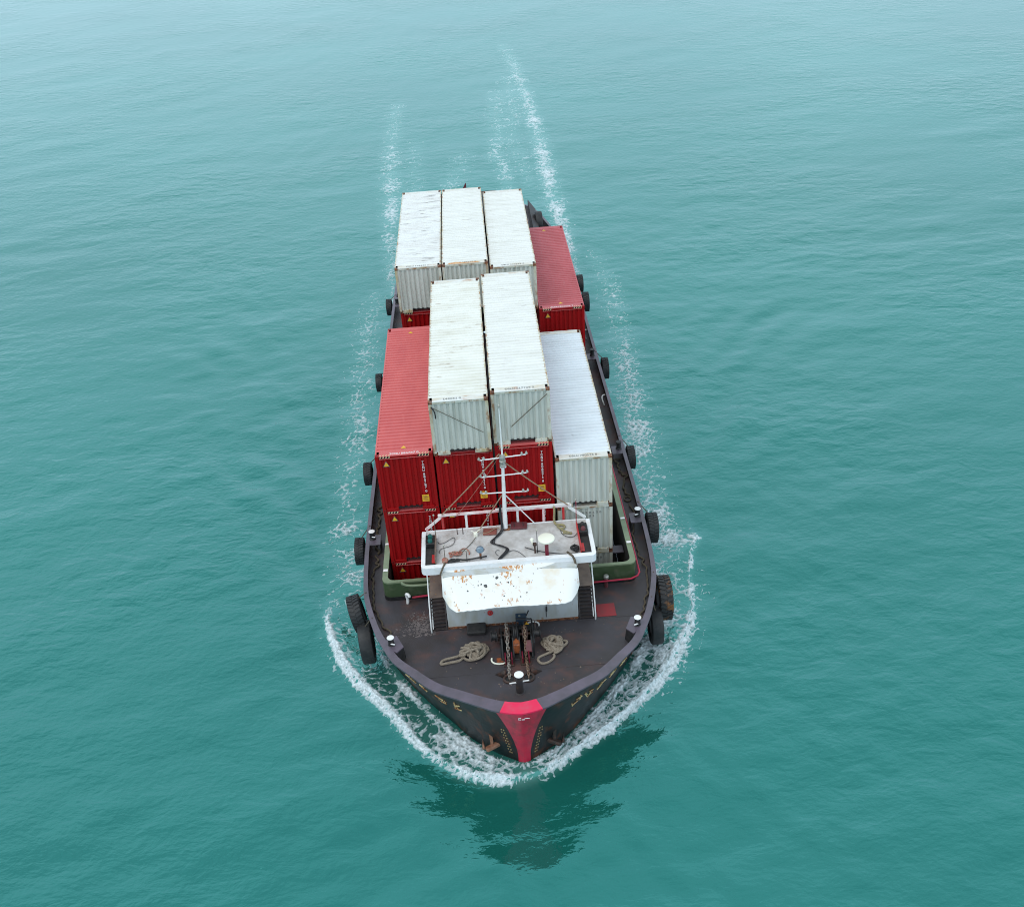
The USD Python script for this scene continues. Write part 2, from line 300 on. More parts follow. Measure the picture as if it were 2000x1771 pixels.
# red stem plate following the plating
def station_at_x(xw, fr):
    xs = [abs(hull_pt(i, fr * float(cap_z(TOP[i, 1])), 1)[0]) for i in range(16)]
    return np.interp(xw, xs, range(16))
rows = []
for fr in np.linspace(-.085, .985, 24):
    w = .24 + .73 * max(0, (fr - .08) / .92) ** 1.55
    row = []
    for q in np.linspace(-1, 1, 15):
        i = station_at_x(abs(q) * w, fr); s = -1 if q < 0 else 1
        p = hull_pt(i, fr * float(cap_z(np.interp(i, range(NS), TOP[:, 1]))), s)
        n = np.array([p[0] * .8, -1.0, -.25]); n /= np.linalg.norm(n)
        row.append(p + .018 * n)
    rows.append(row)
part(ship, 'stem_plate', strip(rows), 'stem', smooth=60)
# bead of the white scuffed badge on the stem
mk = MB()
for x0, z0, w, h in ((-.13, 3.33, .10, .02), (-.17, 3.27, .02, .10), (-.12, 3.22, .06, .02), (.0, 3.25, .12, .02), (.12, 3.30, .14, .025), (.20, 3.26, .10, .02)):
    i = station_at_x(abs(x0), z0 / 3.6); p = hull_pt(i, z0, 1 if x0 >= 0 else -1)
    mk.box((x0 + .05, p[1] - .06, z0), (w, .02, h))
part(ship, 'stem_marking', mk, 'print')

# bulwark cap: a flat plate along the top, wider towards the bow
def cap_w(y): return float(np.interp(y, [-10.1, -9.3, -7, -4, -1, 3, 60], [.54, .44, .32, .22, .17, .15, .15]))
_tan = np.gradient(TOP, axis=0); _tan /= np.linalg.norm(_tan, axis=1, keepdims=True)
_nin = np.stack([-_tan[:, 1], _tan[:, 0]], 1); _nin[0] = (0, 1); _nin[-1] = (0, -1)
INN = np.array([TOP[i] + _nin[i] * cap_w(TOP[i, 1]) for i in range(NS)]); INN[:, 0] = np.maximum(INN[:, 0], 0)
OUT = TOP - _nin * .03
def cap_rows(i0, i1, dz=0.0):
    rws = []
    for P, z in ((OUT, -.07), (OUT, .0), (INN, .0), (INN, -.07)):
        rws.append([(P[i, 0], P[i, 1], float(cap_z(TOP[i, 1])) + z + dz) for i in range(i0, i1)])
    rws.append(rws[0]); return rws
kred = int(np.argmax(TOP[:, 0] > .93))
def mirrored(m):
    n = m.copy(); n.vertices[:, 0] *= -1; n.faces = n.faces[:, ::-1]; return n
cm = strip(cap_rows(kred - 1, NS)); part(ship, 'bulwark_cap', trimesh.util.concatenate([cm, mirrored(cm)]), 'cap', smooth=30)
cm = strip(cap_rows(0, kred, .006)); part(ship, 'stem_cap', trimesh.util.concatenate([cm, mirrored(cm)]), 'stemcap', smooth=30)
# inner bulwark face from the cap down to the deck
DB = np.array([hull_pt(i, float(deck_z(TOP[i, 1])) - .06, 1) for i in range(NS)])            # the plating at deck height
DBI = np.array([DB[i, :2] + _nin[i] * .05 for i in range(NS)]); DBI[:, 0] = np.maximum(DBI[:, 0], 0)
INW = np.array([TOP[i] + _nin[i] * .11 for i in range(NS)]); INW[:, 0] = np.maximum(INW[:, 0], 0)
bm = strip([[(INW[i, 0], INW[i, 1], float(cap_z(TOP[i, 1])) - .03) for i in range(NS)], [(DBI[i, 0], DBI[i, 1], float(deck_z(TOP[i, 1])) - .05) for i in range(NS)]])
part(ship, 'bulwark_plating', trimesh.util.concatenate([bm, mirrored(bm)]), 'bulwark')
# decks
HX, HY0, HY1 = 5.36, -1.36, 28.6                                      # inside of the hatch
CX, CY0, CY1 = 5.60, -1.60, 28.84                                     # outside of the coaming
def deck_patch(ys, x0, x1, nx):
    return strip([[(x0(y) + (x1(y) - x0(y)) * q, y, float(deck_z(y))) for q in np.linspace(0, 1, nx)] for y in ys])
hw = lambda y: max(float(np.interp(y, DB[:, 1], DB[:, 0])) - .035, .01)
dk = [deck_patch(np.concatenate([np.linspace(0, 1, 24) ** 1.6 * (-1.57 - DB[0, 1] - .06) + DB[0, 1] + .06]), lambda y: -hw(y), hw, 24),
      deck_patch(np.linspace(-1.57, HY1 + .2, 40), lambda y: -hw(y), lambda y: -HX - .06, 4), deck_patch(np.linspace(-1.57, HY1 + .2, 40), lambda y: HX + .06, hw, 4),
      deck_patch(np.linspace(HY1 + .2, DB[-1, 1] - .05, 24), lambda y: -hw(y), hw, 12)]
deck = part(ship, 'deck_plating', trimesh.util.concatenate(dk), 'deck', smooth=True)
sm = MB()
for y in (-3.95, -6.9):                                               # plate seams welded across the foredeck
    w = hw(y) - .1; sm.tube([(x, y, float(deck_z(y)) + .003) for x in (-w, w)], .012, 5)
part(deck, 'weld_seam', sm, 'deck')
# pale scuffed patch of deck paint beside the left ladder
rng = np.random.default_rng(5); sc = MB()
for k in range(900):
    x, y = rng.normal(-3.85, .42), rng.normal(-3.55, .42)
    if x > -3.3 or y < -4.2: continue
    r = abs(rng.normal(0, .016)) + .006; a = rng.random(6) * 1.2 + .5
    sc.prism([(x + r * a[j] * math.cos(j), y + r * a[j] * math.sin(j)) for j in range(6)], float(deck_z(y)) + .002, float(deck_z(y)) + .006)
part(deck, 'scuffed_paint', sc, 'splash', smooth=False, kind='stuff')

rng = np.random.default_rng(6); sp = MB()
for k in range(150):
    x, y = rng.normal(.5, 1.9), rng.uniform(-8.6, -3.9)
    if abs(x) > hw(y) - .6: continue
    r = abs(rng.normal(0, .011)) + .007; a = rng.random(5) + .5
    sp.prism([(x + r * a[j] * math.cos(j * 1.2566), y + r * a[j] * math.sin(j * 1.2566)) for j in range(5)], float(deck_z(y)) + .002, float(deck_z(y)) + .007)
part(deck, 'paint_speckle', sp, 'platform', smooth=False, kind='stuff')
# hatch coaming
def rounded(x0, y0, x1, y1, r): return sbox(x0 + r, y0 + r, x1 - r, y1 - r).buffer(r, quad_segs=6)
def shear_top(m, f=.025):
    m.vertices[:, 2] -= f * np.maximum(0, m.vertices[:, 1]); return m
ring = rounded(-CX, CY0, CX, CY1, .32).difference(rounded(-HX + .10, HY0 + .02, HX - .10, HY1 - .1, .2).buffer(.10))
co = MB().prism(rounded(-CX, CY0, CX, CY1, .32).difference(rounded(-CX + .06, CY0 + .06, CX - .06, CY1 - .06, .26)), 2.20, 3.13)
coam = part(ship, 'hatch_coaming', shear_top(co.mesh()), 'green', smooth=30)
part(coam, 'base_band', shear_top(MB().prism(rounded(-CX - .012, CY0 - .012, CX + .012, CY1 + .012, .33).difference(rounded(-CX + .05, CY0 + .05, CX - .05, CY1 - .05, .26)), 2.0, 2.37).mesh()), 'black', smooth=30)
part(coam, 'coaming_flange', shear_top(MB().prism(ring, 3.13, 3.20).mesh()), 'green_skylit', smooth=30)
part(coam, 'grab_bar', MB().tube(spline([(-4.72, -1.68, 3.14), (-4.70, -1.74, 3.26), (-4.6, -1.80, 3.20), (-3.9, -1.86, 3.15), (-3.1, -1.80, 3.21), (-3.0, -1.74, 3.27), (-2.98, -1.68, 3.14)], 30), .055, 8), 'green_skylit')
for x, y, s in ((-5.48, 1.2, .12), (-5.48, -.72, .16), (5.48, 1.75, .12), (5.48, -.1, .14)):
    part(coam, 'white_tally_mark', MB().box((x, y, 3.203 - .025 * max(0, y)), (.2, s, .008)), 'print')
hl = MB()
for s in (-1, 1): hl.box((s * (HX + .03), (HY0 + HY1) / 2, 1.55), (.05, HY1 - HY0, 3.16))
hl.box((0, HY0 - .03, 1.55), (2 * HX + .1, .05, 3.1)).box((0, HY1 + .03, 1.2), (2 * HX + .1, .05, 2.2))
hm = hl.mesh(); hm.vertices[:, 2] -= .025 * np.maximum(0, hm.vertices[:, 1]) * (hm.vertices[:, 2] > 1)
hold = part(ship, 'hold_lining', hm, 'hold')
part(hold, 'hold_floor', MB().box((0, (HY0 + HY1) / 2, -.06), (2 * HX, HY1 - HY0, .10)), 'hold')
part(hold, 'hold_ledge', MB().box((5.05, .55, 2.3), (.55, .5, .06), bev=.01), 'cap')
# fire main: red pipe round the coaming
rp = [(5.74, y, 2.62 - .025 * max(0, y)) for y in np.linspace(7.5, -1.55, 12)] + [(5.62, -1.78, 2.62), (5.30, -1.92, 2.60), (3.55, -1.92, 2.56)]
pipe = part(ship, 'fire_main_pipe', MB().tube(rp, .04, 8), 'redpipe')
part(pipe, 'pipe_branch', MB().tube([(-4.35, -1.78, 2.42), (-3.5, -1.78, 2.48), (-2.9, -1.78, 2.5)], .045, 8), 'redpipe')
vl = MB().tube(spline([(-4.58, -1.85, 2.15), (-4.58, -1.85, 2.62), (-4.56, -1.9, 2.74), (-4.47, -1.97, 2.74), (-4.45, -2.0, 2.66)], 16), .065, 10)
part(ship, 'gooseneck_vent', vl, 'white')
v2 = part(ship, 'mushroom_vent', MB().cyl((4.22, -1.82, 2.15), (4.22, -1.82, 2.72), .085, 12), 'boarddark')
part(v2, 'vent_cap', MB().lathe([(0, .0), (.12, .0), (.12, .08), (.09, .12), (0, .13)], (4.22, -1.82, 2.70), 14), 'lampmetal')

# bollards on their shelves
def bollard(x, y, zb, r=.125, h=.42, shelf=None, capmat='white', horn=True, body='black'):
    b = MB().lathe([(r * 1.25, 0), (r * 1.25, .03), (r, .06), (r * .94, h - .1), (r * 1.12, h - .04), (r * 1.12, h), (0, h)], (x, y, zb), 18)
    p = part(ship, 'bollard', b, body)
    part(p, 'bollard_cap', MB().lathe([(r * 1.18, 0), (r * 1.18, .012), (0, .018)], (x, y, zb + h), 18), capmat)
    if horn: part(p, 'bollard_horn', MB().cyl((x, y - r * .8, zb + h * .42), (x + .16 * (1 if x < 0 else -1), y - r * 1.5, zb + h * .5), .03, 8), capmat)
    if shelf is not None: part(p, 'bollard_shelf', shelf, 'cap', smooth=False)
for s in (-1, 1):
    pts = [(s * 5.30, -4.95), (s * 4.86, -4.70), (s * 4.54, -5.46), (s * 4.80, -5.80), (s * 5.02, -5.66)]
    m = trimesh.creation.extrude_polygon(Polygon(pts), .05); m.vertices[:, 2] += np.interp(m.vertices[:, 1], [-6.5, -4.7], [3.085, 2.915])
    bollard(s * 5.04, -5.28, 2.99, shelf=m)
    part(ship, 'shelf_bracket', MB().add(([(s * 4.55, -5.48, 2.99), (s * 4.83, -5.84, 3.02), (s * 4.60, -5.72, 2.46), (s * 4.50, -5.44, 2.42)], [(0, 1, 2), (0, 2, 3)])).add(([(s * 4.55, -5.47, 2.99), (s * 4.86, -4.72, 2.93), (s * 4.80, -4.72, 2.36), (s * 4.50, -5.43, 2.42)], [(0, 1, 2), (0, 2, 3)])), 'black', smooth=False)
for x, y, cmat in ((-6.30, 2.33, 'white'), (-6.30, 30.2, 'cap'), (6.30, 2.45, 'white'), (6.30, 8.6, 'black'), (6.28, 19.7, 'black')):
    s = 1 if x > 0 else -1; z = float(cap_z(y))
    sh = MB().box((s * 6.22, y - .1, z - .03), (.62, .75, .05), bev=.01).mesh()
    bollard(x, y, z, shelf=sh, capmat=cmat, horn=cmat == 'white')
    part(ship, 'shelf_bracket', MB().box((s * 5.95, y - .1, z - .32), (.02, .7, .55)), 'black')
b = bollard(0.02, -8.20, float(deck_z(-8.2)), r=.155, h=.95, horn=False, body='bulwark')
part(ship, 'bollard_crossbar', MB().cyl((-.36, -8.28, 3.36), (.40, -8.22, 3.40), .028, 8), 'white')

# hawse pipes and anchor windlass on the foredeck
for x in (-.34, .39):
    z = float(deck_z(-7.35))
    hp = part(ship, 'hawse_pipe', MB().lathe([(.16, -.05), (.17, .09), (.21, .13), (.26, .09), (.27, -.02)], (x, -7.40, z), 18), 'rustdark')
    part(hp, 'hawse_opening', MB().lathe([(0, .05), (.165, .05)], (x, -7.40, z), 18), 'black')
    s = -1 if x < 0 else 1
    part(ship, 'chain_guide', MB().add(trimesh.convex.convex_hull([(x + s * .1, -6.95, z - .05), (x + s * .58, -7.02, z - .03), (x + s * .18, -7.35, z - .03), (x + s * .12, -7.0, z + .22), (x + s * .20, -7.1, z + .2)])), 'rustdark')
wl = MB()
zw = float(deck_z(-5.4))
wl.box((.05, -5.35, zw + .06), (1.35, 1.75, .14), bev=.02)
for x in (-.55, -.10, .16, .66): wl.add(trimesh.convex.convex_hull([(x - .03 + d, y, zw + z) for d in (0, .06) for y, z in ((-6.15, .1), (-4.6, .1), (-5.6, .74), (-5.05, .78))]))
wind = part(ship, 'anchor_windlass', wl, 'black')
def drum(x0, x1, r, y, z, n=16): return MB().lathe([(0, x0), (r * 1.3, x0), (r * 1.3, x0 + .03), (r, x0 + .06), (r, x1 - .06), (r * 1.3, x1 - .03), (r * 1.3, x1), (0, x1)], (0, y, z), n, 'x')
part(wind, 'main_shaft', MB().cyl((-.95, -5.3, zw + .62), (1.02, -5.3, zw + .62), .06, 10), 'rustdark')
for x0, x1 in ((-.98, -.72), (.78, 1.05)): part(wind, 'warping_head', drum(x0, x1, .17, -5.3, zw + .62), 'black')
for x in (-.32, .41): part(wind, 'chain_wheel', drum(x - .11, x + .11, .24, -5.3, zw + .62), 'rustdark')
part(wind, 'gear_wheel', drum(-.06, .12, .33, -5.25, zw + .66, 22), 'black')
part(wind, 'brake_wheel', MB().tube([(.86, -5.05 + .2 * math.cos(a), zw + .75 + .2 * math.sin(a)) for a in np.arange(14) * 2 * PI / 14], .02, 6, True), 'rustdark')
part(wind, 'gearbox', MB().box((.04, -5.75, zw + .42), (.26, .42, .5), bev=.04), 'orange')
part(wind, 'motor', MB().box((.62, -4.75, zw + .3), (.5, .35, .36), bev=.05).cyl((.35, -4.72, zw + .38), (-.2, -4.72, zw + .38), .15, 14), 'black')
for x in (-.75, -.62, -.48): part(wind, 'pipe_run', MB().tube([(x, -4.5, zw + .1), (x, -4.55, zw + .45 + .2 * x), (x - .05, -5.4, zw + .4)], .03, 6), 'rustdark')
part(wind, 'guard_frame', MB().tube([(.72, -6.05, zw), (.74, -6.0, zw + .75), (.74, -4.75, zw + .85), (.74, -4.7, zw)], .035, 6).tube([(.1, -4.62, zw + .85), (.74, -4.7, zw + .85)], .035, 6), 'black')
part(wind, 'side_cover', MB().box((.52, -5.85, zw + .45), (.26, .5, .10), rx=.5, bev=.02), 'boarddark')
part(wind, 'foot_tray', MB().box((-.62, -6.15, zw + .06), (.38, .26, .10), bev=.02), 'orange')
for x in (-.32, .37):
    z = float(deck_z(-6.3)); cs = MB().box((x, -6.35, z + .05), (.44, .5, .08), bev=.015)
    p = part(ship, 'chain_stopper', cs, 'rustdark')
    for d in (-.13, .13): part(p, 'stopper_cheek', MB().box((x + d, -6.32, z + .22), (.045, .42, .30), bev=.012), 'maroon')
# control stand
cs = part(ship, 'control_stand', MB().box((.32, -4.28, 2.62), (.22, .18, .66), bev=.02), 'blue')
part(cs, 'control_panel', MB().box((.32, -4.32, 3.05), (.46, .30, .24), rx=.35, bev=.03), 'blue')
part(cs, 'control_lever', MB().cyl((.52, -4.34, 3.1), (.64, -4.30, 3.36), .025, 6).lathe([(0, -.04), (.04, 0), (0, .04)], (.64, -4.30, 3.37), 8), 'black')
part(cs, 'control_dial', MB().lathe([(0, .01), (.05, .01), (.05, 0)], (.25, -4.37, 3.19), 12), 'lampmetal')

# hull lettering on both bows: worn gilt characters
rng = np.random.default_rng(11)
def glyph(rng):
    st = []
    for k in range(2): x = rng.uniform(-.45, -.1); st.append((x, -.3 + .55 * k + rng.uniform(-.12, .12), x + rng.uniform(.35, .75), -.25 + .55 * k + rng.uniform(-.15, .15)))
    for k in range(rng.integers(2, 4)): x = rng.uniform(-.4, .4); z = rng.uniform(-.5, 0); st.append((x, z, x + rng.uniform(-.3, .2), z + rng.uniform(.35, .7)))
    return st
def on_hull(side, a, z, off=.022):
    """a: metres of arc along the top from the stem."""
    arc = np.concatenate([[0], np.cumsum(np.linalg.norm(np.diff(TOP, axis=0), axis=1))])
    return hull_pt(np.interp(a, arc, range(NS)), z, side, off)
for side, arcs in ((-1, (2.95, 3.7, 4.9, 5.7)), (1, (2.55, 3.25, 3.95, 4.75, 5.6))):
    for a0 in arcs:
        sz = .58; gm = MB(); zc = float(cap_z(np.interp(a0, [0, 8], [-10, -5]))) - .80
        for x0, z0, x1, z1 in glyph(rng):
            n = 4; P0 = np.array([on_hull(side, a0 + sz * (x0 + (x1 - x0) * q), zc + sz * (z0 + (z1 - z0) * q)) for q in np.linspace(0, 1, n)])
            gm.tube(P0, .024, 5)
        part(ship, 'hull_letter', gm, 'gold')
# draught marks: two columns of small pale dashes beside the stem
for s in (-1, 1):
    for k in range(9):
        z = .3 + .22 * k; i0 = station_at_x(.42 + .030 * k + (.05 if s < 0 else 0), z / 3.6)
        d = MB()
        for q in (0, .45 if k % 2 else .35):
            p = hull_pt(i0 + q * 1.2, z, s); n = np.array([s * .6, -.8, 0]); d.box(p + .015 * n, (.05, .03, .035), rz=s * .9)
        part(ship, 'draught_mark', d, 'dullgold')

# ------------------------------------------------------------------ wheelhouse
RZ = 5.30
wh = MB()
wf, wbk, wx = -3.83, -1.70, 2.76
wh.box((0, (wf + wbk) / 2, 3.72), (2 * wx, wbk - wf, 2.92), bev=.02)
wheelhouse = part(ship, 'wheelhouse', wh, 'wall', smooth=30)
for x in (-2.0, -.65, .95, 1.85): part(wheelhouse, 'wall_seam', MB().box((x, wf - .004, 3.6), (.02, .016, 2.6)), 'wall')
part(wheelhouse, 'wall_base', MB().box((0, wf - .01, 2.33), (2 * wx + .02, .04, .12)), 'rust')
slab = rounded(-3.62, -3.52, 3.62, -.86, .22)
roofp = part(wheelhouse, 'roof_deck', MB().prism(slab.buffer(-.02), RZ - .16, RZ - .02), 'roof', smooth=30)
rim = MB()
ringpts = np.array(slab.exterior.coords)[:-1]
front = [p for p in ringpts if p[1] < -1.0]
part(wheelhouse, 'roof_rim', MB().prism(Polygon(list(slab.exterior.coords)).difference(sbox(-3.45, -3.30, 3.45, .2)).difference(sbox(-5, -1.02, 5, 1)), RZ - .26, RZ + .10), 'rim', smooth=30)
part(wheelhouse, 'roof_edge', MB().box((0, -.88, RZ - .06), (6.9, .05, .14), bev=.01), 'rim')
for x in (-3.38, 3.38):                                               # side light boxes at both ends of the roof
    s = 1 if x > 0 else -1
    nb = part(wheelhouse, 'light_screen', MB().box((s * 3.02, -2.28, RZ + .12), (.05, 1.72, .30), bev=.01), 'redpaint' if s > 0 else 'platform')
    part(nb, 'light_tray', MB().box((s * 3.24, -2.30, RZ + .005), (.40, 1.72, .03)), 'pad')
    part(nb, 'light_back', MB().box((s * 3.24, -1.80, RZ + .15), (.40, .62, .26), bev=.03), 'black')
    for k in (0, 1): part(nb, 'side_lamp', MB().lathe([(0, .16), (.07, .14), (.10, .08), (.10, 0), (.12, -.02)], (s * 3.24, -1.68 - .30 * k, RZ + .28), 14), 'green_lamp' if s < 0 else ('pad' if k == 0 else 'boarddark'))
    part(nb, 'red_flap', MB().box((s * 3.10, -2.85, RZ + .04), (.16, .52, .03), ry=.15), 'redpaint')
# visor over the front windows
nu, nv = 41, 12; rows = []
for j in range(nv):
    v = j / (nv - 1); row = []
    for i in range(nu):
        x = -2.80 + 5.60 * i / (nu - 1); e = (abs(x) / 2.8)
        reach = 1.92 - 1.05 * max(0, (e - .76) / .24) ** 2.2
        y = -3.47 - reach * v; z = 5.20 - .18 * v - .38 * v ** 2.2 + .03 * math.sin(x * 1.7 + v * 2) - .05 * e ** 4
        if j == nv - 1: y += .018 * math.sin(x * 23) + .012 * math.sin(x * 51)
        row.append((x, y, z))
    rows.append(row)
low = [[(x, y + .01, z - .035) for x, y, z in r] for r in rows]
edge = lambda a, b: strip([a, b])
vis = trimesh.util.concatenate([strip(rows), strip(low[::-1]), edge(low[-1], rows[-1]), edge(rows[0], low[0]), edge([r[0] for r in rows], [r[0] for r in low]), edge([r[-1] for r in low], [r[-1] for r in rows])])
visor = part(wheelhouse, 'visor', vis, 'visor', smooth=40)
rng = np.random.default_rng(3); hol = MB()
def visor_at(x, v):
    e = abs(x) / 2.8; reach = 1.92 - 1.05 * max(0, (e - .76) / .24) ** 2.2
    return np.array([x, -3.47 - reach * v, 5.20 - .18 * v - .38 * v ** 2.2 + .03 * math.sin(x * 1.7 + v * 2) - .05 * e ** 4])
spots = [(-1.02, .50, .085), (-.55, .32, .07), (-.95, .14, .055), (-.36, .10, .05), (-1.2, .45, .035), (-1.32, .47, .03), (-.6, .48, .03), (-1.75, .58, .04), (.35, .82, .03), (.62, .74, .03), (-.3, .78, .03)]
for k in range(42):
    c = rng.random()
    spots.append((rng.normal(-.5, .75) if c < .6 else rng.uniform(-2.6, 2.6), np.clip(rng.normal(.42, .25), .04, .96), abs(rng.normal(0, .012)) + .008))
for x, v, r in spots:
    p = visor_at(x, v); q = visor_at(x, min(v + .03, 1)); t = (q - p) / np.linalg.norm(q - p); sx = np.array([1.0, 0, 0]); n = np.cross(sx, t); n *= np.sign(n[2])
    a = rng.random(7) * .7 + .6; V = [p + .006 * n] + [p + .006 * n + r * a[j] * (math.cos(j * .9) * sx + 1.15 * math.sin(j * .9) * t) for j in range(7)]
    hol.add((V, [(0, j + 1, (j + 1) % 7 + 1) for j in range(7)]))
part(visor, 'corrosion_holes', hol, 'ink', smooth=False, kind='stuff')
rs = MB()
streaks = [(-2.05, .08, .30), (-1.9, .10, .34), (-1.78, .24, .26), (-.25, .16, .26), (.0, .10, .22), (-.05, .28, .16), (.40, .10, .18), (-1.5, .06, .16), (-2.0, .10, .22), (-1.85, .13, .18), (-1.72, .33, .13), (-2.1, .18, .1), (-.28, .20, .15), (.0, .15, .14), (-.12, .33, .10), (.38, .14, .12), (2.05, .10, .06), (2.1, .18, .05), (.72, .52, .10), (.02, .50, .09), (.3, .05, .12), (1.0, .04, .12),
           (-.6, .95, .10), (-.1, .93, .12), (.0, .86, .07), (.2, .9, .06), (1.5, .96, .10), (1.9, .95, .09), (-2.2, .92, .09)]
for x, v, r in streaks:
    for k in range(9):
        xx, vv = x + rng.normal(0, r * .5), np.clip(v + rng.normal(0, r * .35), .02, .97); p = visor_at(xx, vv); q = visor_at(xx, min(vv + .02, 1)); t = (q - p) / np.linalg.norm(q - p); n = np.cross([1.0, 0, 0], t); n *= np.sign(n[2])
        rr_ = abs(rng.normal(0, r * .17)) + .008; a = rng.random(8) * 1.2 + .35
        V = [p + .004 * n] + [p + .004 * n + rr_ * a[j] * (.55 * math.cos(j * PI / 4) * np.array([1.0, 0, 0]) + 1.7 * math.sin(j * PI / 4) * t) for j in range(8)]
        rs.add((V, [(0, j + 1, (j + 1) % 8 + 1) for j in range(8)]))
M['ruststreak'] = pm('rust_streak', (.50, .18, .04), (.62, .38, .18), 9, .40, .6, .6)
part(visor, 'rust_patches', rs, 'ruststreak', smooth=False, kind='stuff')
# side platforms, ladders and handrails
for s in (-1, 1):
    pf = part(wheelhouse, 'side_platform', MB().box((s * 3.14, -2.42, 3.50), (.66, 1.52, .06), bev=.01), 'platform')
    part(pf, 'platform_post', MB().box((s * 3.42, -3.08, 2.85), (.06, .06, 1.3)), 'stair')
    lad = MB()
    for d in (-.30, .30): lad.add(trimesh.convex.convex_hull([(s * 3.13 + d + e, y, z) for e in (-.02, .02) for y, z in ((-3.12, 3.50), (-3.24, 3.50), (-3.95, 2.27), (-3.82, 2.27))]))
    ladder = part(ship, 'ladder', lad, 'stair')
    for k in range(9):
        q = (k + .3) / 9; part(ladder, 'tread', MB().box((s * 3.13, -3.17 - .72 * q, 3.46 - 1.2 * q), (.57, .15, .03), bev=.006), 'stair')
    part(ladder, 'handrail', MB().tube(spline([(s * 3.47, -2.0, 5.0), (s * 3.47, -2.72, 4.45), (s * 3.47, -3.2, 3.95), (s * 3.47, -3.95, 2.85), (s * 3.47, -4.0, 2.30)], 24), .028, 8), 'white')
    part(ladder, 'handrail', MB().tube([(s * 3.40, -2.75, 3.5), (s * 3.40, -3.15, 3.45), (s * 3.40, -3.9, 2.4)], .022, 6), 'white')

# railing behind the roof
RY = -.78
rail = part(ship, 'roof_railing', MB().box((0, RY, 6.02), (5.75, .13, .105), ry=0, bev=.02), 'faded')
part(rail, 'rail_cap', MB().box((1.2, RY - .005, 6.10), (3.2, .14, .03)), 'white')
for k, x in enumerate((-2.70, -1.68, -.61, .54, 1.66, 2.52)):
    part(rail, 'rail_post', MB().box((x, RY, 5.55), (.105, .09, .82), bev=.015), ('redpaint', 'white', 'redpaint', 'white', 'faded', 'redpaint')[k])
for s in (-1, 1):
    part(rail, 'rail_brace', MB().add(trimesh.convex.convex_hull([(s * x, y, z) for x, z in ((2.72, 6.02), (2.72, 5.90), (3.50, 5.34), (3.42, 5.30)) for y in (RY - .06, RY + .06)])), 'faded' if s < 0 else 'white')

# signal mast
mp = MB().tube([(-.03, -1.10, 5.28), (.0, -1.13, 6.4), (.06, -1.15, 8.62)], [.115, .092, .062], 14)
mast = part(ship, 'signal_mast', mp, 'white')
part(mast, 'topmast', MB().tube([(.07, -1.15, 8.9), (.075, -1.15, 10.2), (.075, -1.15, 11.35)], [.045, .034, .018], 10), 'white')
part(mast, 'mast_foot', MB().box((-.03, -1.10, 5.31), (.40, .34, .06), bev=.01), 'rust')
part(mast, 'lamp_bracket', MB().box((.07, -1.20, 8.60), (.26, .26, .06), bev=.02), 'white')
part(mast, 'masthead_lamp', MB().lathe([(0, .0), (.13, .0), (.13, .06), (.115, .08), (.115, .20), (.14, .22), (.14, .27), (.115, .30), (.115, .42), (.135, .44), (.12, .50), (0, .52)], (.06, -1.24, 8.63), 18), 'lampmetal')
for z, x0, x1, dz in ((9.00, -.87, 1.04, .06), (8.12, -.86, 1.03, .03), (7.24, -.90, 1.01, -.03)):
    arm = part(mast, 'crossarm', MB().tube([(x0, -1.17, z - dz), (.06, -1.18, z), (x1, -1.17, z + dz)], .028, 8), 'white')
    for x in (x0 - .03, x0 + .17, x1 - .17, x1 + .02):
        zz = z + dz * (x / 1.0)
        part(arm, 'insulator', MB().lathe([(0, .0), (.05, .02), (.062, .06), (.04, .10), (.03, .14), (0, .16)], (x, -1.17, zz - .005), 10), 'lampmetal')
for s, e in ((-1, (-1.22, -1.3, 5.36)), (1, (1.25, -1.0, 5.36))): part(mast, 'mast_stay', MB().cyl((.0 + .05 * s, -1.15, 7.12), e, .025, 6), 'white' if s > 0 else 'tanrope')
part(mast, 'top_aerial', MB().lathe([(0, 0), (.05, .02), (.03, .10), (.05, .14), (0, .2)], (.075, -1.15, 11.33), 8), 'lampmetal')

# roof fittings fixed to the ship
dm = part(ship, 'satellite_dome', MB().lathe([(.0, -.16), (.20, -.15), (.30, -.06), (.345, 0), (.345, .035), (.32, .06), (.2, .085), (0, .095)], (1.60, -3.10, 6.12), 28), 'cream')
part(dm, 'dome_post', MB().box((1.60, -3.10, 5.63), (.15, .15, .72), bev=.015), 'maroon')
sl = part(ship, 'searchlight', MB().lathe([(0, .14), (.10, .13), (.155, .05), (.16, -.05), (.13, -.08), (0, -.06)], (-1.15, -3.02, 5.78), 18, 'y'), 'bluegrey')
part(sl, 'searchlight_post', MB().cyl((-1.15, -2.98, 5.28), (-1.15, -2.98, 5.62), .05, 10), 'rust')
part(sl, 'searchlight_yoke', MB().tube([(-1.15 + .17 * math.cos(a), -2.98, 5.76 + .16 * math.sin(a)) for a in np.linspace(PI, 2 * PI, 10)], .025, 6), 'boarddark')
hn = part(ship, 'horn', MB().lathe([(.03, 0), (.035, .12), (.06, .2), (.10, .26)], (1.02, -3.02, 5.86), 14, 'y'), 'cream')
part(hn, 'horn_post', MB().cyl((1.12, -2.92, 5.28), (1.12, -2.92, 5.72), .035, 8).box((1.12, -2.92, 5.74), (.16, .14, .14), bev=.03), 'rustdark')
for x, y, h in ((-1.72, -3.20, .62), (1.22, -2.92, 1.15), (-3.02, -1.45, 1.25), (3.02, -1.30, 1.35), (-2.62, -3.1, .9)):
    wa = part(ship, 'whip_aerial', MB().tube([(x, y, 5.28), (x + .01, y, 5.28 + h)], [.022, .012], 6), 'redpipe' if x > 3 else ('oldrope' if x < -2.5 else 'cable'))
    part(wa, 'aerial_tip', MB().lathe([(0, 0), (.04, .02), (.04, .07), (0, .1)], (x + .01, y, 5.26 + h), 8), 'lampmetal')
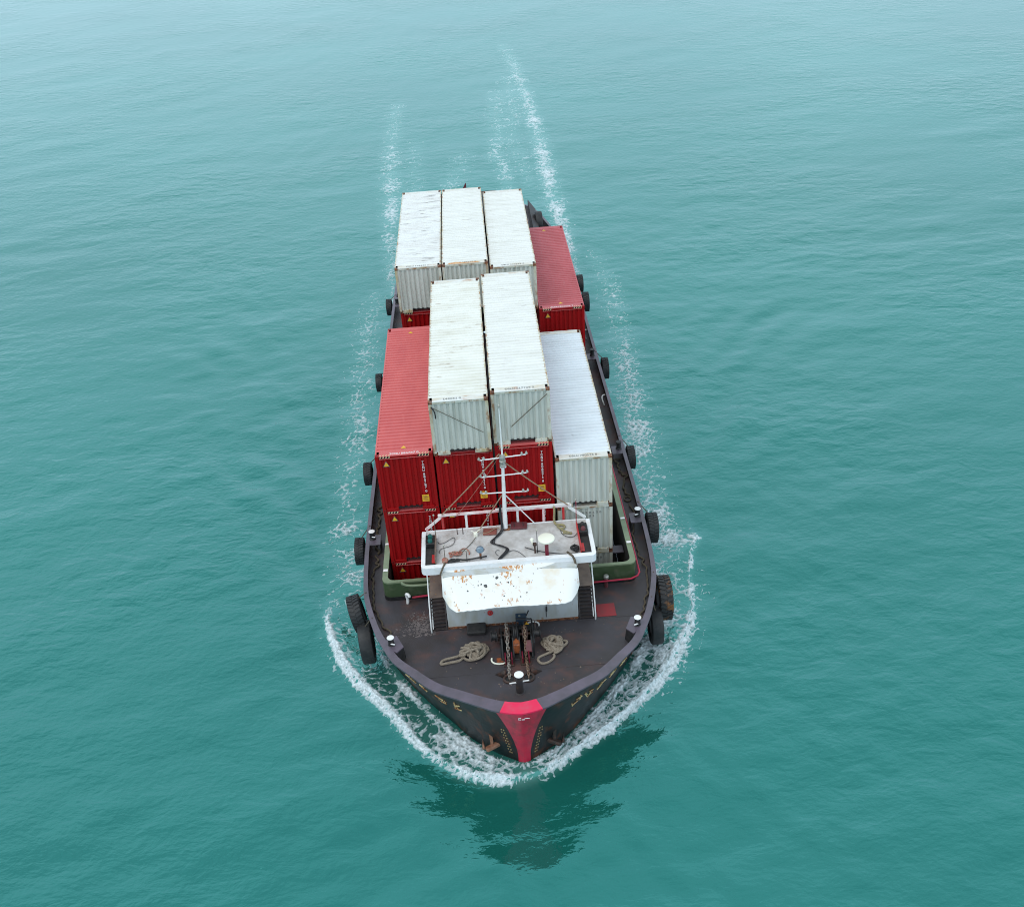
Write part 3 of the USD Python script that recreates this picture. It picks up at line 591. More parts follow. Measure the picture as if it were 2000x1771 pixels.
for x in (-2.1, -1.86): part(ship, 'cable_cleat', MB().cyl((x, -1.25, 5.28), (x, -1.15, 5.52), .018, 6), 'rustdark')
part(ship, 'cable_gland', MB().lathe([(.09, 0), (.09, .16), (.06, .2), (.0, .2)], (-1.32, -1.45, 5.28), 12).tube([(-1.5, -1.4, 5.55), (-1.32, -1.45, 5.45), (-1.1, -1.38, 5.58)], .02, 5), 'cream')
wp = MB().lathe([(0, 0), (.05, .0), (.05, .12), (0, .14)], (-.55, -3.86, 2.55), 8)
part(wheelhouse, 'red_valve', MB().tube([(-.95 + .09 * math.cos(a), wf - .06, 3.05 + .11 * math.sin(a)) for a in np.arange(10) * PI / 5], .035, 6, True).box((-.95, wf - .04, 3.02), (.06, .08, .22)), 'redpaint')
part(wheelhouse, 'wall_cable', MB().tube([(1.42, wf - .03, 3.9), (1.42, wf - .04, 3.2), (1.40, wf - .03, 2.55)], .015, 5).box((1.42, wf - .05, 3.0), (.07, .06, .26), bev=.02), 'cable')

# stern gear peeping over the aft stack
part(ship, 'stern_house', MB().box((-1.0, 42.5, 3.0), (5.2, 5.0, 3.4), bev=.05), 'hull')
part(ship, 'stern_post', MB().add(trimesh.convex.convex_hull([(-1.45, 44, 4.7), (-.85, 44, 4.7), (-.92, 44, 5.75), (-.85, 44, 5.75), (-1.45, 44.3, 4.7), (-.85, 44.3, 4.7), (-.9, 44.3, 5.7)])), 'boarddark')
part(ship, 'stern_plate', MB().add(trimesh.convex.convex_hull([(4.2, y, z) for y, z in ((38.5, .9), (48, 1.4), (47, 3.0), (40, 2.9))] + [(4.75, y, z) for y, z in ((38.5, .9), (46.5, 1.4), (46, 2.5), (40, 2.2))])), 'bulwark', smooth=False)

# ------------------------------------------------------------------ containers
CW, CL = 2.438, 12.192
def corrugated(L, pitch, depth, t0, t1, top_frac=.36, slope=.14):
    """Outline (u, d) of trapezoid corrugations along a length L."""
    n = max(1, round(L / pitch)); p = L / n; pts = []
    for k in range(n):
        u = -L / 2 + k * p
        pts += [(u, 0), (u + p * top_frac, 0), (u + p * (top_frac + slope), depth), (u + p * (1 - slope), depth)]
    return pts + [(L / 2, 0)]
def container(x, y, z, hc, red, name_txt, label, group, plate=False, vertical=True, front_tri=True, code_front=None, covered=False, tone=''):
    """x, y: left front corner; z: top."""
    H = 2.896 if hc else 2.591
    t = thing('shipping_container', label, 'container', (x + CW / 2, y + CL / 2, z - H), 0, group)
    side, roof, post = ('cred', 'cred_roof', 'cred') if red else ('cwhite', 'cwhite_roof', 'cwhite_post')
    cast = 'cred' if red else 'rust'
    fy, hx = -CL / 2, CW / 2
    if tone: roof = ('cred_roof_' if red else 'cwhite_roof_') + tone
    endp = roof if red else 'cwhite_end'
    P = lambda n, mb, m, **k: part(t, n, mb, m, **k)
    for sx in (-1, 1):
        for sy in (-1, 1):
            P('corner_post', MB().box((sx * (hx - .065), sy * (CL / 2 - .06), H / 2), (.13, .12, H - .236)), post)
            for zz in (.059, H - .059):
                c = P('corner_casting', MB().box((sx * (hx - .078), sy * (CL / 2 - .086), zz), (.162, .178, .118), bev=.008), cast)
                if sy < 0 or zz > 1: part(c, 'casting_hole', MB().lathe([(0, .0015), (.034, .0015)], (sx * (hx - .09), sy * (CL / 2 - .095), H if zz > 1 else .12), 10) if zz > 1 else MB().box((sx * (hx - .078), fy - .003, zz), (.06, .004, .05)), 'black', smooth=False)
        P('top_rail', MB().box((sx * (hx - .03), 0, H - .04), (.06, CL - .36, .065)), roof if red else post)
        P('bottom_rail', MB().box((sx * (hx - .03), 0, .085), (.055, CL - .36, .16)), post)
        pr = corrugated(CL - .30, .276, .036, 0, 1); o = sx * (hx - .008)
        P('side_panel', strip([[(o - sx * d, u, .16) for u, d in pr], [(o - sx * d, u, H - .07) for u, d in pr]]), side, smooth=False)
    pr = corrugated(CW - .26, .243, .062, 0, 1, .40, .12)
    P('front_panel', strip([[(u, fy + .03 + d, .16) for u, d in pr], [(u, fy + .03 + d, H - .09) for u, d in pr]]), side, smooth=False)
    P('front_header', MB().box((0, fy + .05, H - .065), (CW - .32, .08, .10), bev=.006), post)
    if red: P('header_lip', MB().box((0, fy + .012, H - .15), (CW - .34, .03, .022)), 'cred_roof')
    for sx in (-1, 1): P('front_sill', MB().box((sx * .78, fy + .05, .085), (.52, .09, .15), bev=.006), post)
    P('tunnel_roof', MB().box((0, fy + .3, .20), (1.06, .6, .04)), 'black')
    for sx in (-1, 1):
        P('door_panel', MB().box((sx * .575, CL / 2 - .05, H / 2), (1.13, .05, H - .3), bev=.01), side)
    P('rear_header', MB().box((0, CL / 2 - .06, H - .06), (CW - .32, .1, .11)), post)
    P('rear_sill', MB().box((0, CL / 2 - .06, .08), (CW - .32, .1, .15)), post)
    Lr = CL - .72; pr = corrugated(Lr, .262, .045, 0, 1, .52, .10)
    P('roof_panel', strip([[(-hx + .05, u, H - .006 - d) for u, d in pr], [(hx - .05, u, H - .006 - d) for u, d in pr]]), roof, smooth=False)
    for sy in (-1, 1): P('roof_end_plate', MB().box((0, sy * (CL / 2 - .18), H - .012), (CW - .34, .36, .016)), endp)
    P('underside', MB().box((0, 0, .18), (CW - .1, CL - .2, .02)), 'black')
    ink = 'print' if red else 'ink'
    rm = meshkit.text_mesh(name_txt, .115, .003, bold=True); w = rm.bounds[1][0]
    rm.apply_translation((-.62, fy + .10 if red else fy + .14, H - .003))
    if not covered: P('roof_number', rm, ink, smooth=False)
    if red:
        for sy in (-1, 1):
            bt = MB(); yc = sy * (CL / 2 - .62); zt = H + .001
            bt.add(([(-.02 - .12, yc - .1, zt), (.10, yc - .1, zt), (-.02, yc + .12, zt)], [(0, 1, 2)]))
            P('warning_triangle', bt, 'yellow', smooth=False)
        for sx in (-1, 1):
            P('hazard_patch', MB().box((sx * .83, fy + .008, H - .065), (.50, .006, .095)), 'black')
            hz = MB()
            for k in range(4):
                xx = sx * .83 - .20 + k * .125
                hz.add(([(xx, fy + .003, H - .105), (xx + .045, fy + .003, H - .105), (xx + .085, fy + .003, H - .025), (xx + .04, fy + .003, H - .025)], [(0, 1, 2), (0, 2, 3)]))
                hz.add(([(xx, fy + .02, H + .002), (xx + .05, fy + .02, H + .002), (xx + .085, fy + .09, H + .002), (xx + .035, fy + .09, H + .002)], [(0, 1, 2), (0, 2, 3)]))
            P('hazard_stripe', hz, 'stripe', smooth=False)
        if front_tri:
            tx, tz = -.78, H - .42; fz = fy + .026
            P('triangle_border', MB().add(([(tx - .155, fz, tz - .135), (tx + .155, fz, tz - .135), (tx, fz, tz + .155)], [(0, 1, 2)])), 'ink', smooth=False)
            P('warning_triangle', MB().add(([(tx - .115, fz - .004, tz - .11), (tx + .115, fz - .004, tz - .11), (tx, fz - .004, tz + .11)], [(0, 1, 2)])), 'yellow', smooth=False)
        if vertical:
            vt = MB(); zz = H - .40
            for ch in name_txt:
                if ch == ' ': zz -= .055; continue
                g = meshkit.text_mesh(ch, .105, .003, bold=True); wv = g.bounds.mean(0)[0]
                V = g.vertices.copy(); g.vertices = np.stack([V[:, 0] - wv + .76, np.full(len(V), fy + .026) - V[:, 2], V[:, 1] + zz - .11], 1); vt.add(g); zz -= .138
            P('front_number', vt, 'print', smooth=False)
        if plate:
            pl = P('notice_plate', MB().box((.70, fy + .022, .58), (.30, .008, .36)), 'yellow')
            ln = MB()
            for k in range(6): ln.box((.70 + .02 * (k % 3 - 1), fy + .016, .70 - .045 * k), (.20 - .03 * (k % 2), .003, .014))
            part(pl, 'notice_text', ln, 'boarddark')
    elif code_front:
        for k, line in enumerate(code_front):
            g = MB()
            for q, ch in enumerate(line):
                if ch == ' ': continue
                c = meshkit.text_mesh(ch, .10, .003, bold=True); V = c.vertices.copy(); wv = c.bounds.mean(0)[0]
                c.vertices = np.stack([V[:, 0] - wv - .25 + .155 * q, np.full(len(V), fy + .024) - V[:, 2], V[:, 1] + H - .42 - .19 * k], 1); g.add(c)
            P('front_number', g, 'ink', smooth=False)
    return t

GF, GA = 'containers of the forward hold', 'containers of the aft hold'
F0 = .06
# forward hold, from the left edge of the picture to the right: three red tiers, white on top
container(-5.28, .0, F0 + 3 * 2.896, True, True, 'TCNU 884787 0', 'red container topmost at the left edge of the forward stack, whole pinkish roof showing', GF, plate=True)
container(-5.27, .02, F0 + 2 * 2.896, True, True, 'TCNU 804201 6', 'red container second from the top in the leftmost forward stack, left of the wheelhouse roof', GF, covered=True)
container(-5.26, .02, F0 + 2.896, True, True, 'TCNU 806113 2', 'dark shaded red container lowest in the hold behind the left part of the green coaming', GF, covered=True, plate=False)
container(-2.75, -.10, F0 + 3 * 2.896, True, True, 'TCNU 804271 0', 'red container carrying the white container with the yellowish left post, left of the mast', GF, covered=True, plate=True)
container(-.22, .05, F0 + 3 * 2.896, True, True, 'TCNU 808571 8', 'red container directly right of the mast lamp, below the white container nearest the middle', GF, covered=True, plate=True)
container(-2.75, -.05, F0 + 2 * 2.896, True, True, 'TCNU 804119 4', 'red container mostly hidden behind the roof railing, left of the mast foot', GF, covered=True)
container(-.22, .08, F0 + 2 * 2.896, True, True, 'TCNU 808377 1', 'red container mostly hidden behind the roof railing, right of the mast foot', GF, covered=True)
container(-2.77, -.28, F0 + 3 * 2.896 + 2.591, False, False, '142061 0', 'white container on top of the forward stack with a lashing from its upper left corner', GF, tone='cream')
container(-.22, .14, F0 + 3 * 2.896 + 2.591, False, False, 'CSLU 117765 2', 'white container on top of the forward stack, right of the thin mast top', GF)
container(2.33, .08, F0 + 3 * 2.591, False, False, 'CSLU 780173 5', 'white container at the right edge of the forward stack, roof lower than its neighbours', GF, tone='blue')
container(2.34, .08, F0 + 2 * 2.591, False, False, '420130', 'grey white container with black numbers on its front, right of the wheelhouse roof', GF, covered=True, code_front=['1820130', ' 22G1'])
container(2.34, .08, F0 + 2.591, False, False, '820130', 'grey white container lowest in the hold behind the right part of the green coaming', GF, covered=True, code_front=['1820130'])
# aft hold
container(2.78, 13.88, 8.40, True, True, 'TCNU 806471 7', 'red container at the right edge of the aft stack beside the right bulwark', GA, tone='rose', vertical=False)
container(2.78, 13.90, 8.40 - 2.896, True, True, 'TCNU 806255 3', 'red container under the right hand aft red container, only its lower right corner showing', GA, covered=True, vertical=False)
container(-4.72, 14.45, 11.14 - 2.591, True, True, 'TCNU 805512 9', 'red container under the leftmost white aft container, a strip of its front showing', GA, covered=True, vertical=False)
container(-4.74, 14.36, 11.14, False, False, 'CSLU 146620 1', 'white aft container leftmost of three, dark scuff lines across its roof', GA, tone='scuffed')
container(-2.24, 14.37, 11.14, False, False, 'CSLU 146835 8', 'white aft container middle of three, rust stain along its front roof edge', GA)
container(.29, 14.12, 10.92, False, False, 'CSLU 146113 0', 'white aft container rightmost of three, beside the taller red one below', GA)
# rust stain on the roof edge of the middle aft container lies in its own paint: a thin scab of rust
# ------------------------------------------------------------------ tyres hung along the side
def tyre(cx, cy, cz, D, w, tilt=0.0, yaw=0.0, lean=0.0, tread=True, label='', mat='rubber', rope_to=None):
    t = thing('tyre_fender', label, 'tyre', (cx, cy, cz - D / 2), 0, 'tyres hung along the hull')
    R = D / 2; rot = trimesh.transformations.euler_matrix(tilt, lean, yaw, 'sxyz')
    prof = [(R * .56, -w * .36), (R * .62, -w * .47), (R * .78, -w * .52), (R * .92, -w * .49), (R * .97, -w * .40), (R * .985, 0), (R * .97, w * .40), (R * .92, w * .49), (R * .78, w * .52), (R * .62, w * .47), (R * .56, w * .36), (R * .60, 0), (R * .56, -w * .36)]
    def place(mb):
        m = mb.mesh(); m.apply_transform(rot); m.apply_translation((0, 0, R)); return m
    part(t, 'carcass', place(MB().lathe(prof, (0, 0, 0), 36, 'x')), mat, smooth=50)
    if tread:
        tb = MB(); n = 30
        for k in range(n):
            for s in (-1, 1):
                a = (k + (.5 if s > 0 else 0)) * 2 * PI / n
                b = trimesh.creation.box((w * .44, R * .115, R * .07)); T = trimesh.transformations.rotation_matrix(s * .35, (0, 0, 1)); b.apply_transform(T); b.apply_translation((s * w * .24, 0, R * .985))
                b.apply_transform(trimesh.transformations.rotation_matrix(a, (1, 0, 0))); tb.add(b)
        part(t, 'tread', place(tb), mat, smooth=False)
    if rope_to is not None:
        e = np.array(rope_to) - np.array((cx, cy, cz - R)); top = np.array((0, 0, D * .93)); mid = (top + e) / 2 + np.array((0, .1, -.05))
        part(t, 'hanging_rope', MB().tube(spline([top, mid, e], 12), .025, 6), 'oldrope')
    return t
def edge_at(y, s): return (s * (float(np.interp(y, TOP[:, 1], TOP[:, 0])) - .1), y, float(cap_z(y)) + .02)
L_ = 'left'; R_ = 'right'
tyre(-6.95, 30.9, 1.45, 1.15, .40, label='tyre beside the left bulwark next to the aft white stack, farthest on that side', rope_to=edge_at(31.8, -1))
tyre(-6.95, 18.8, 2.0, 1.10, .38, label='small tyre showing beside the middle of the long left red roof', rope_to=edge_at(19.6, -1))
tyre(-6.98, 8.7, 2.12, 1.20, .42, label='black tyre with ribbed tread beside the front left red container', rope_to=edge_at(9.7, -1))
tyre(-6.98, 2.3, 2.02, 1.28, .44, label='black tyre with ribbed tread beside the left white topped bollard of the side deck', rope_to=edge_at(3.4, -1), lean=.03)
tyre(-6.80, -2.1, 2.05, 1.62, .56, lean=-.16, yaw=.18, label='large tilted tyre on the left bow just above the smooth hanging tyre', rope_to=edge_at(-1.6, -1), mat='rubber')
tyre(-6.46, -2.95, 1.10, 1.95, .58, tread=False, lean=-.03, yaw=.12, label='big smooth tyre hanging lowest at the left bow near the foam', rope_to=edge_at(-3.4, -1))
tyre(6.95, 32.4, 1.5, 1.25, .42, label='tyre half hidden behind the right aft red container, farther of the pair', rope_to=edge_at(33.2, 1))
tyre(6.98, 29.2, 1.5, 1.35, .46, label='tyre at the front right corner of the aft red container, nearer of the pair', rope_to=edge_at(30.2, 1))
tyre(6.97, 19.0, 1.68, 1.30, .42, label='tyre on the right side beside the far end of the right white roof', rope_to=edge_at(20.3, 1))
tyre(6.97, 8.8, 1.78, 1.22, .42, label='tyre on the right side beside the front end of the right white roof', rope_to=edge_at(9.9, 1), mat='rubber')
tyre(6.98, 2.4, 1.95, 1.45, .50, label='wide tyre on the right side beside the white topped bollard of the side deck', rope_to=edge_at(3.6, 1), lean=.05)
tyre(6.72, -2.15, 1.55, 1.95, .60, mat='rubber_rust', label='largest tyre on the right bow with rust brown mud on its tread', rope_to=edge_at(-1.8, 1), lean=.02)
tyre(6.22, -3.05, .80, 1.75, .52, tread=False, label='smooth dark tyre hanging lowest at the right bow beside the muddy one', rope_to=edge_at(-3.5, 1))
tyre(4.85, 43.6, 2.2, 1.8, .55, tread=False, label='black tyre at the stern right of the white aft stack', rope_to=None)
tyre(5.75, 40.2, 1.5, 1.0, .36, label='tyre peeping over the far end of the right aft red container', rope_to=None)

# ------------------------------------------------------------------ loose things on the ship
def pile(seed, cx, cy, ax, ay, turns, r, zf, tail=None, lay=.04):
    g = np.random.default_rng(seed); P = []; a = g.random() * 6
    for k in range(turns * 9):
        a += g.uniform(-.9, 2.3); q = g.uniform(.25, 1.05); x, y = cx + ax * q * math.cos(a), cy + ay * q * math.sin(a)
        P.append((x, y, zf(y) + r + lay * (k / 9) * (1.25 - q) + g.uniform(0, .03)))
    if tail: P += [(x, y, zf(y) + r) for x, y in tail]
    return MB().tube(spline(P, len(P) * 7), r, 7)
dzf = lambda y: float(deck_z(y))
solo('rope_pile', pile(4, -1.72, -5.55, .62, .52, 6, .055, dzf, [(-2.2, -5.9), (-2.7, -6.1), (-3.05, -6.15), (-3.0, -5.95), (-2.5, -5.78), (-2.1, -5.35)], .05), 'rope', 'pale heaped mooring rope with a long loop lying on the foredeck left of the windlass', 'rope')
solo('rope_pile', pile(9, 1.55, -5.5, .50, .55, 7, .052, dzf, [(1.1, -6.1), (.85, -6.35), (1.0, -6.62), (1.4, -6.45), (1.5, -6.1)], .045), 'rope', 'greyer tangled mooring rope heaped on the foredeck right of the windlass', 'rope')
def deck_rope(pts, r, seed, wig=.07):
    g = np.random.default_rng(seed); p = spline(pts, len(pts) * 4); p[:, 0] += g.normal(0, wig, len(p)); p[:, 2] += np.abs(g.normal(0, .03, len(p)))
    return MB().tube(spline(p, len(p) * 5), r, 7)
solo('mooring_rope', deck_rope([(-6.2, y, dzf(y) + .05) for y in (6.2, 5.0, 4.2, 3.4, 2.9, 1.8)], .05, 1, .10), 'oldrope', 'dark rope heap lying along the left side deck behind the bollard', 'rope')
solo('mooring_rope', deck_rope([(-6.2, 1.6, dzf(1.6) + .05), (-6.05, 1.0, dzf(1) + .05), (-6.25, .4, dzf(.4) + .05), (-6.15, -.6, dzf(-.6) + .05), (-6.1, -1.6, dzf(-1.6) + .05), (-5.75, -2.9, dzf(-2.9) + .05), (-5.2, -4.0, dzf(-4) + .05)], .045, 2, .05), 'oldrope', 'worn rope snaking along the left bulwark in front of the bollard towards the bow', 'rope')
solo('mooring_rope', deck_rope([(6.25, 8.4, dzf(8.4) + .05), (6.2, 7.4, dzf(7.4) + .05), (6.3, 6.6, dzf(6.6) + .05), (6.15, 5.6, dzf(5.6) + .05), (6.3, 4.9, dzf(4.9) + .05)], .05, 3, .06), 'oldrope', 'brown rope heap on the right side deck beside the white container', 'rope')
solo('mooring_rope', deck_rope([(6.2, 4.2, dzf(4.2) + .05), (6.15, 2.6, dzf(2.6) + .05), (5.95, 1.2, dzf(1.2) + .05), (6.05, .0, dzf(0) + .05), (6.15, -1.2, dzf(-1.2) + .05), (5.95, -2.4, dzf(-2.4) + .05), (5.6, -3.6, dzf(-3.6) + .05), (5.35, -4.3, dzf(-4.3) + .05)], .04, 4, .04), 'oldrope', 'long worn rope lying along the right bulwark between bollard and bow', 'rope')
solo('rope_ring', MB().tube([(6.17 + .16 * math.cos(a), 4.7 + .2 * math.sin(a), dzf(4.7) + .05) for a in np.arange(18) * PI / 9], .04, 7, True), 'oldrope', 'coiled ring of rope lying on the right side deck', 'rope')
for y, lab in ((14.6, 'white hoop handle standing on the right side deck beside the white roof'), (23.6, 'white hoop handle on the right side deck below the aft red container')):
    z = dzf(y); solo('hoop_handle', MB().tube(spline([(6.32, y - .25, z + .02), (6.22, y - .1, z + .3), (6.25, y + .15, z + .42), (6.42, y + .2, z + .45)], 14), .035, 7), 'white', lab, 'handle')
solo('floor_mat', MB().box((3.98, -3.44, dzf(-3.44) + .02), (.82, .84, .03), rx=-.06, bev=.008), 'mat', 'flat red mat on the deck right of the right ladder', 'mat')
solo('rubber_pad', MB().box((-1.58, -4.12, dzf(-4.12) + .12), (.80, .62, .20), bev=.05), 'pad', 'black padded block on the deck before the wheelhouse wall', 'pad')
can = thing('fuel_can', 'small yellow can on the deck beside the navy control stand', 'can', (.53, -4.35, dzf(-4.35)))
part(can, 'can_body', MB().box((0, 0, .17), (.20, .26, .32), bev=.04), 'yellow'); part(can, 'can_handle', MB().tube([(0, -.08, .32), (0, -.05, .40), (0, .06, .40), (0, .09, .32)], .02, 6), 'yellow')
solo('white_hose', MB().tube(spline([(.55, -4.02, dzf(-4) + .05), (.75, -3.95, dzf(-4) + .12), (1.0, -4.0, dzf(-4) + .1), (1.05, -4.15, dzf(-4.1) + .05)], 16), .035, 7), 'white', 'short white hose curled on deck behind the yellow can', 'hose')
solo('white_hose', MB().tube(spline([(-1.0, -6.05, 2.56), (-.95, -6.3, 2.56), (-.7, -6.42, 2.58), (-.45, -6.4, 2.6)], 14), .035, 7), 'cream', 'cream hose end on deck at the left of the windlass', 'hose')
# anchor chains
def chain(P, r, link, mat, label):
    p = np.asarray(spline(P, 400)); s = np.concatenate([[0], np.cumsum(np.linalg.norm(np.diff(p, axis=0), axis=1))]); mb = MB()
    for k, a in enumerate(np.arange(link / 2, s[-1], link * .72)):
        c = np.array([np.interp(a, s, p[:, i]) for i in range(3)]); t = np.array([np.interp(min(a + .05, s[-1]), s, p[:, i]) for i in range(3)]) - c; t /= max(np.linalg.norm(t), 1e-6)
        n = np.cross(t, [0, 0, 1.0]); n /= np.linalg.norm(n); b = np.cross(n, t); n = n if k % 2 else (n * .45 + b * .9)
        mb.tube([c + .5 * link * math.cos(q) * t + .28 * link * math.sin(q) * n for q in np.arange(10) * PI / 5], r, 5, True)
    return solo('anchor_chain', mb, mat, label, 'chain')
chain([(-.32, -4.55, 2.95), (-.32, -5.2, 3.30), (-.32, -5.7, 3.05), (-.33, -6.3, 2.72), (-.34, -6.9, 2.76), (-.34, -7.4, 2.72)], .024, .19, 'chain', 'pale steel chain on the left track of the windlass')
chain([(.41, -5.0, 3.22), (.41, -5.4, 3.28), (.40, -5.8, 2.95), (.38, -6.3, 2.70), (.40, -6.9, 2.76), (.42, -7.4, 2.72)], .02, .16, 'chainrust', 'rust brown chain on the right track of the windlass')
# anchors stowed against the bows
def anchor(side, label, amat='anchor'):
    i = station_at_x(1.18, .2); base = hull_pt(i, .62, side, .10)
    t = thing('anchor', label, 'anchor', base, 0, None)
    part(t, 'shank', MB().add(trimesh.convex.convex_hull([(side * x, y, z) for x, y, z in ((-.05, -.12, 0), (.05, -.12, 0), (-.05, .02, 0), (.05, .02, 0), (-.02, .10, .95), (.14, .10, .95), (-.02, .24, .95), (.14, .24, .95))])), amat)
    part(t, 'crown', MB().box((side * -.02, -.10, -.05), (.62, .22, .20), rz=-side * .5, bev=.05), amat)
    for q in (-1, 1): part(t, 'fluke', MB().add(trimesh.convex.convex_hull([(side * (q * .30 - .05), -.02 - .12 * q, -.12), (side * (q * .46 - .05), -.04 - .16 * q, -.06), (side * (q * .36), .02 - .1 * q, .42), (side * (q * .30), -.2 - .1 * q, .05)])), amat)
    return t
anchor(-1, 'rusty anchor stowed on the left bow just above the foam, left of the red stem')
anchor(1, 'rusty anchor stowed on the right bow, its shadow painted in, right of the red stem', 'rustdark')  # darker rust than its twin: the shadow on this bow is painted in
# wheelhouse roof clutter
solo('wooden_board', MB().box((-.70, -1.29, RZ + .03), (.58, .44, .05), rz=-.06, bev=.008), 'board', 'red brown board lying on the wheelhouse roof left of the mast foot', 'board')
hb = thing('hatch_board', 'maroon board with two handles on the wheelhouse roof right of the mast foot', 'board', (.56, -1.05, RZ))
part(hb, 'board_panel', MB().box((0, 0, .05), (.70, .46, .06), rz=-.07, bev=.008), 'boarddark')
for x in (-.20, .18): part(hb, 'board_handle', MB().tube([(x, -.10, .08), (x, -.08, .13), (x, .06, .14), (x, .08, .08)], .018, 5), 'pad')
g = np.random.default_rng(8); cb = MB()
for k in range(6):
    j = lambda: g.normal(0, .035)
    cb.tube(spline([(-.14 + j() * .4, -1.14, 6.6), (-.17 + j() * .5, -1.16, 5.9), (-.16 + j(), -1.30, RZ + .12), (-.38 + j(), -1.62, RZ + .04), (-.62 + j(), -2.02, RZ + .03), (-.50 + j(), -2.22, RZ + .04), (-.20 + j(), -2.42, RZ + .06), (-.05 + j(), -2.66, RZ + .06), (-.26 + j(), -3.05, RZ + .03), (-.38 + j(), -3.24, RZ + .02)], 60), .022, 6)
solo('cable_bundle', cb, 'cable', 'thick bundle of black cables running from the mast foot across the roof', 'cable')
def loose(pts, r, mat, label, name='loose_cable', cat='cable', n=40): return solo(name, MB().tube(spline(pts, n), r, 6), mat, label, cat)
loose([(-2.95, -1.7, RZ + .02), (-2.6, -1.75, RZ + .02), (-2.25, -1.5, RZ + .02), (-2.3, -1.95, RZ + .02), (-2.7, -2.15, RZ + .02), (-2.85, -2.5, RZ + .02)], .012, 'cable', 'thin dark cable looping near the left end of the wheelhouse roof')
loose([(.05, -2.75, RZ + .02), (.3, -2.7, RZ + .02), (.55, -2.95, RZ + .02), (.72, -3.22, RZ + .02)], .012, 'cable', 'thin dark cable curving right of the cable bundle on the roof')
loose([(.72, -2.55, RZ + .03), (1.1, -2.78, RZ + .03), (1.6, -3.0, RZ + .03), (2.3, -3.18, RZ + .03), (2.9, -3.2, RZ + .03)], .018, 'cable', 'dark cable lying along the front rim right of the horn')
loose([(2.35, -1.45, RZ + .02), (2.4, -1.9, RZ + .02), (2.7, -2.1, RZ + .02), (2.98, -1.9, RZ + .05)], .014, 'cable', 'thin cable hanging in a curve near the right light screen')
loose([(-.35, -2.62, RZ + .02), (-.48, -2.6, RZ + .02), (-.52, -2.75, RZ + .02), (-.4, -2.95, RZ + .02)], .011, 'cable', 'small loop of thin wire left of the cable bundle')
loose([(-1.0, -1.38, RZ + .06), (-.72, -1.36, RZ + .08), (-.5, -1.2, RZ + .09), (-.3, -1.16, RZ + .09)], .018, 'tanrope', 'tan cord lying across the red brown board on the roof', 'cord', 'cord')
loose([(-1.3, -1.6, RZ + .05), (-1.6, -2.1, RZ + .02), (-1.95, -2.55, RZ + .02)], .016, 'oldrope', 'thin cord running diagonally over the left half of the roof', 'cord', 'cord')
rf = lambda y: RZ - .02
solo('red_rope', pile(21, -2.25, -2.62, .32, .20, 3, .028, rf, [(-1.9, -2.3), (-1.72, -2.35), (-1.62, -2.7)], .03), 'redrope', 'faded red rope tangled on the left front part of the wheelhouse roof', 'rope')
solo('dark_cloth', pile(23, -2.30, -3.18, .30, .09, 3, .035, lambda y: RZ + .06, [(-1.9, -3.12), (-1.4, -3.10), (-.9, -3.02)], .03), 'pad', 'black cloth strip lying inside the front rim of the roof, left half', 'cloth')
solo('red_reel', MB().lathe([(0, 0), (.13, .02), (.14, .10), (.10, .16), (0, .17)], (-2.62, -3.16, RZ + .09), 14), 'redrope', 'small red lump of rope at the left front rim of the roof', 'rope')
solo('tangled_net', pile(25, 2.78, -2.95, .24, .22, 5, .024, rf, None, .05), 'pad', 'dark tangled net in the right front corner of the wheelhouse roof', 'net')
solo('grey_hose', MB().tube(spline([(2.45, -3.15, RZ + .08), (2.55, -3.38, RZ + .14), (2.66, -3.52, RZ + .06), (2.72, -3.66, RZ - .12), (2.78, -3.8, RZ - .25)], 18), .05, 7), 'oldrope', 'short dark hose draped over the right front rim of the roof', 'hose')
solo('grey_hose', MB().tube(spline([(-2.58, -3.2, RZ + .10), (-2.66, -3.4, RZ + .13), (-2.74, -3.56, RZ + .05), (-2.86, -3.7, RZ - .15)], 18), .04, 7), 'oldrope', 'short dark hose draped over the left front rim of the roof', 'hose')
solo('yellow_net', MB().tube(spline([(2.1, -.80, 6.1), (2.12, -.86, 5.7), (2.1, -.95, 5.36), (2.2, -1.2, RZ + .05), (2.45, -1.25, RZ + .04), (2.5, -1.4, RZ + .04), (2.35, -1.5, RZ + .04), (2.2, -1.3, RZ + .05), (2.4, -1.6, RZ + .03), (2.75, -1.85, RZ + .03), (2.4, -1.78, RZ + .03)], 50), .05, 7), 'yellowrope', 'yellowish rope hanging from the railing down onto the right part of the roof', 'rope')
# ropes from the mast to the railing
def line(a, b, sag, r, mat, label):
    a, b = np.array(a), np.array(b); m = (a + b) / 2 - np.array((0, 0, sag)); return solo('mast_rope', MB().tube(spline([a, m, b], 16), r, 6), mat, label, 'rope')
line((-.05, -1.12, 9.15), (-2.70, -.86, 6.10), .05, .026, 'tanrope', 'tan rope stretched from the mast head down to the left end of the railing')
line((.16, -1.12, 8.70), (2.72, -.86, 6.10), .05, .026, 'tanrope', 'tan rope stretched from the masthead lamp down to the right end of the railing')
line((-.05, -1.05, 9.0), (-2.1, -.84, 5.95), .10, .010, 'redrope', 'thin red line from the mast head to the left half of the railing')
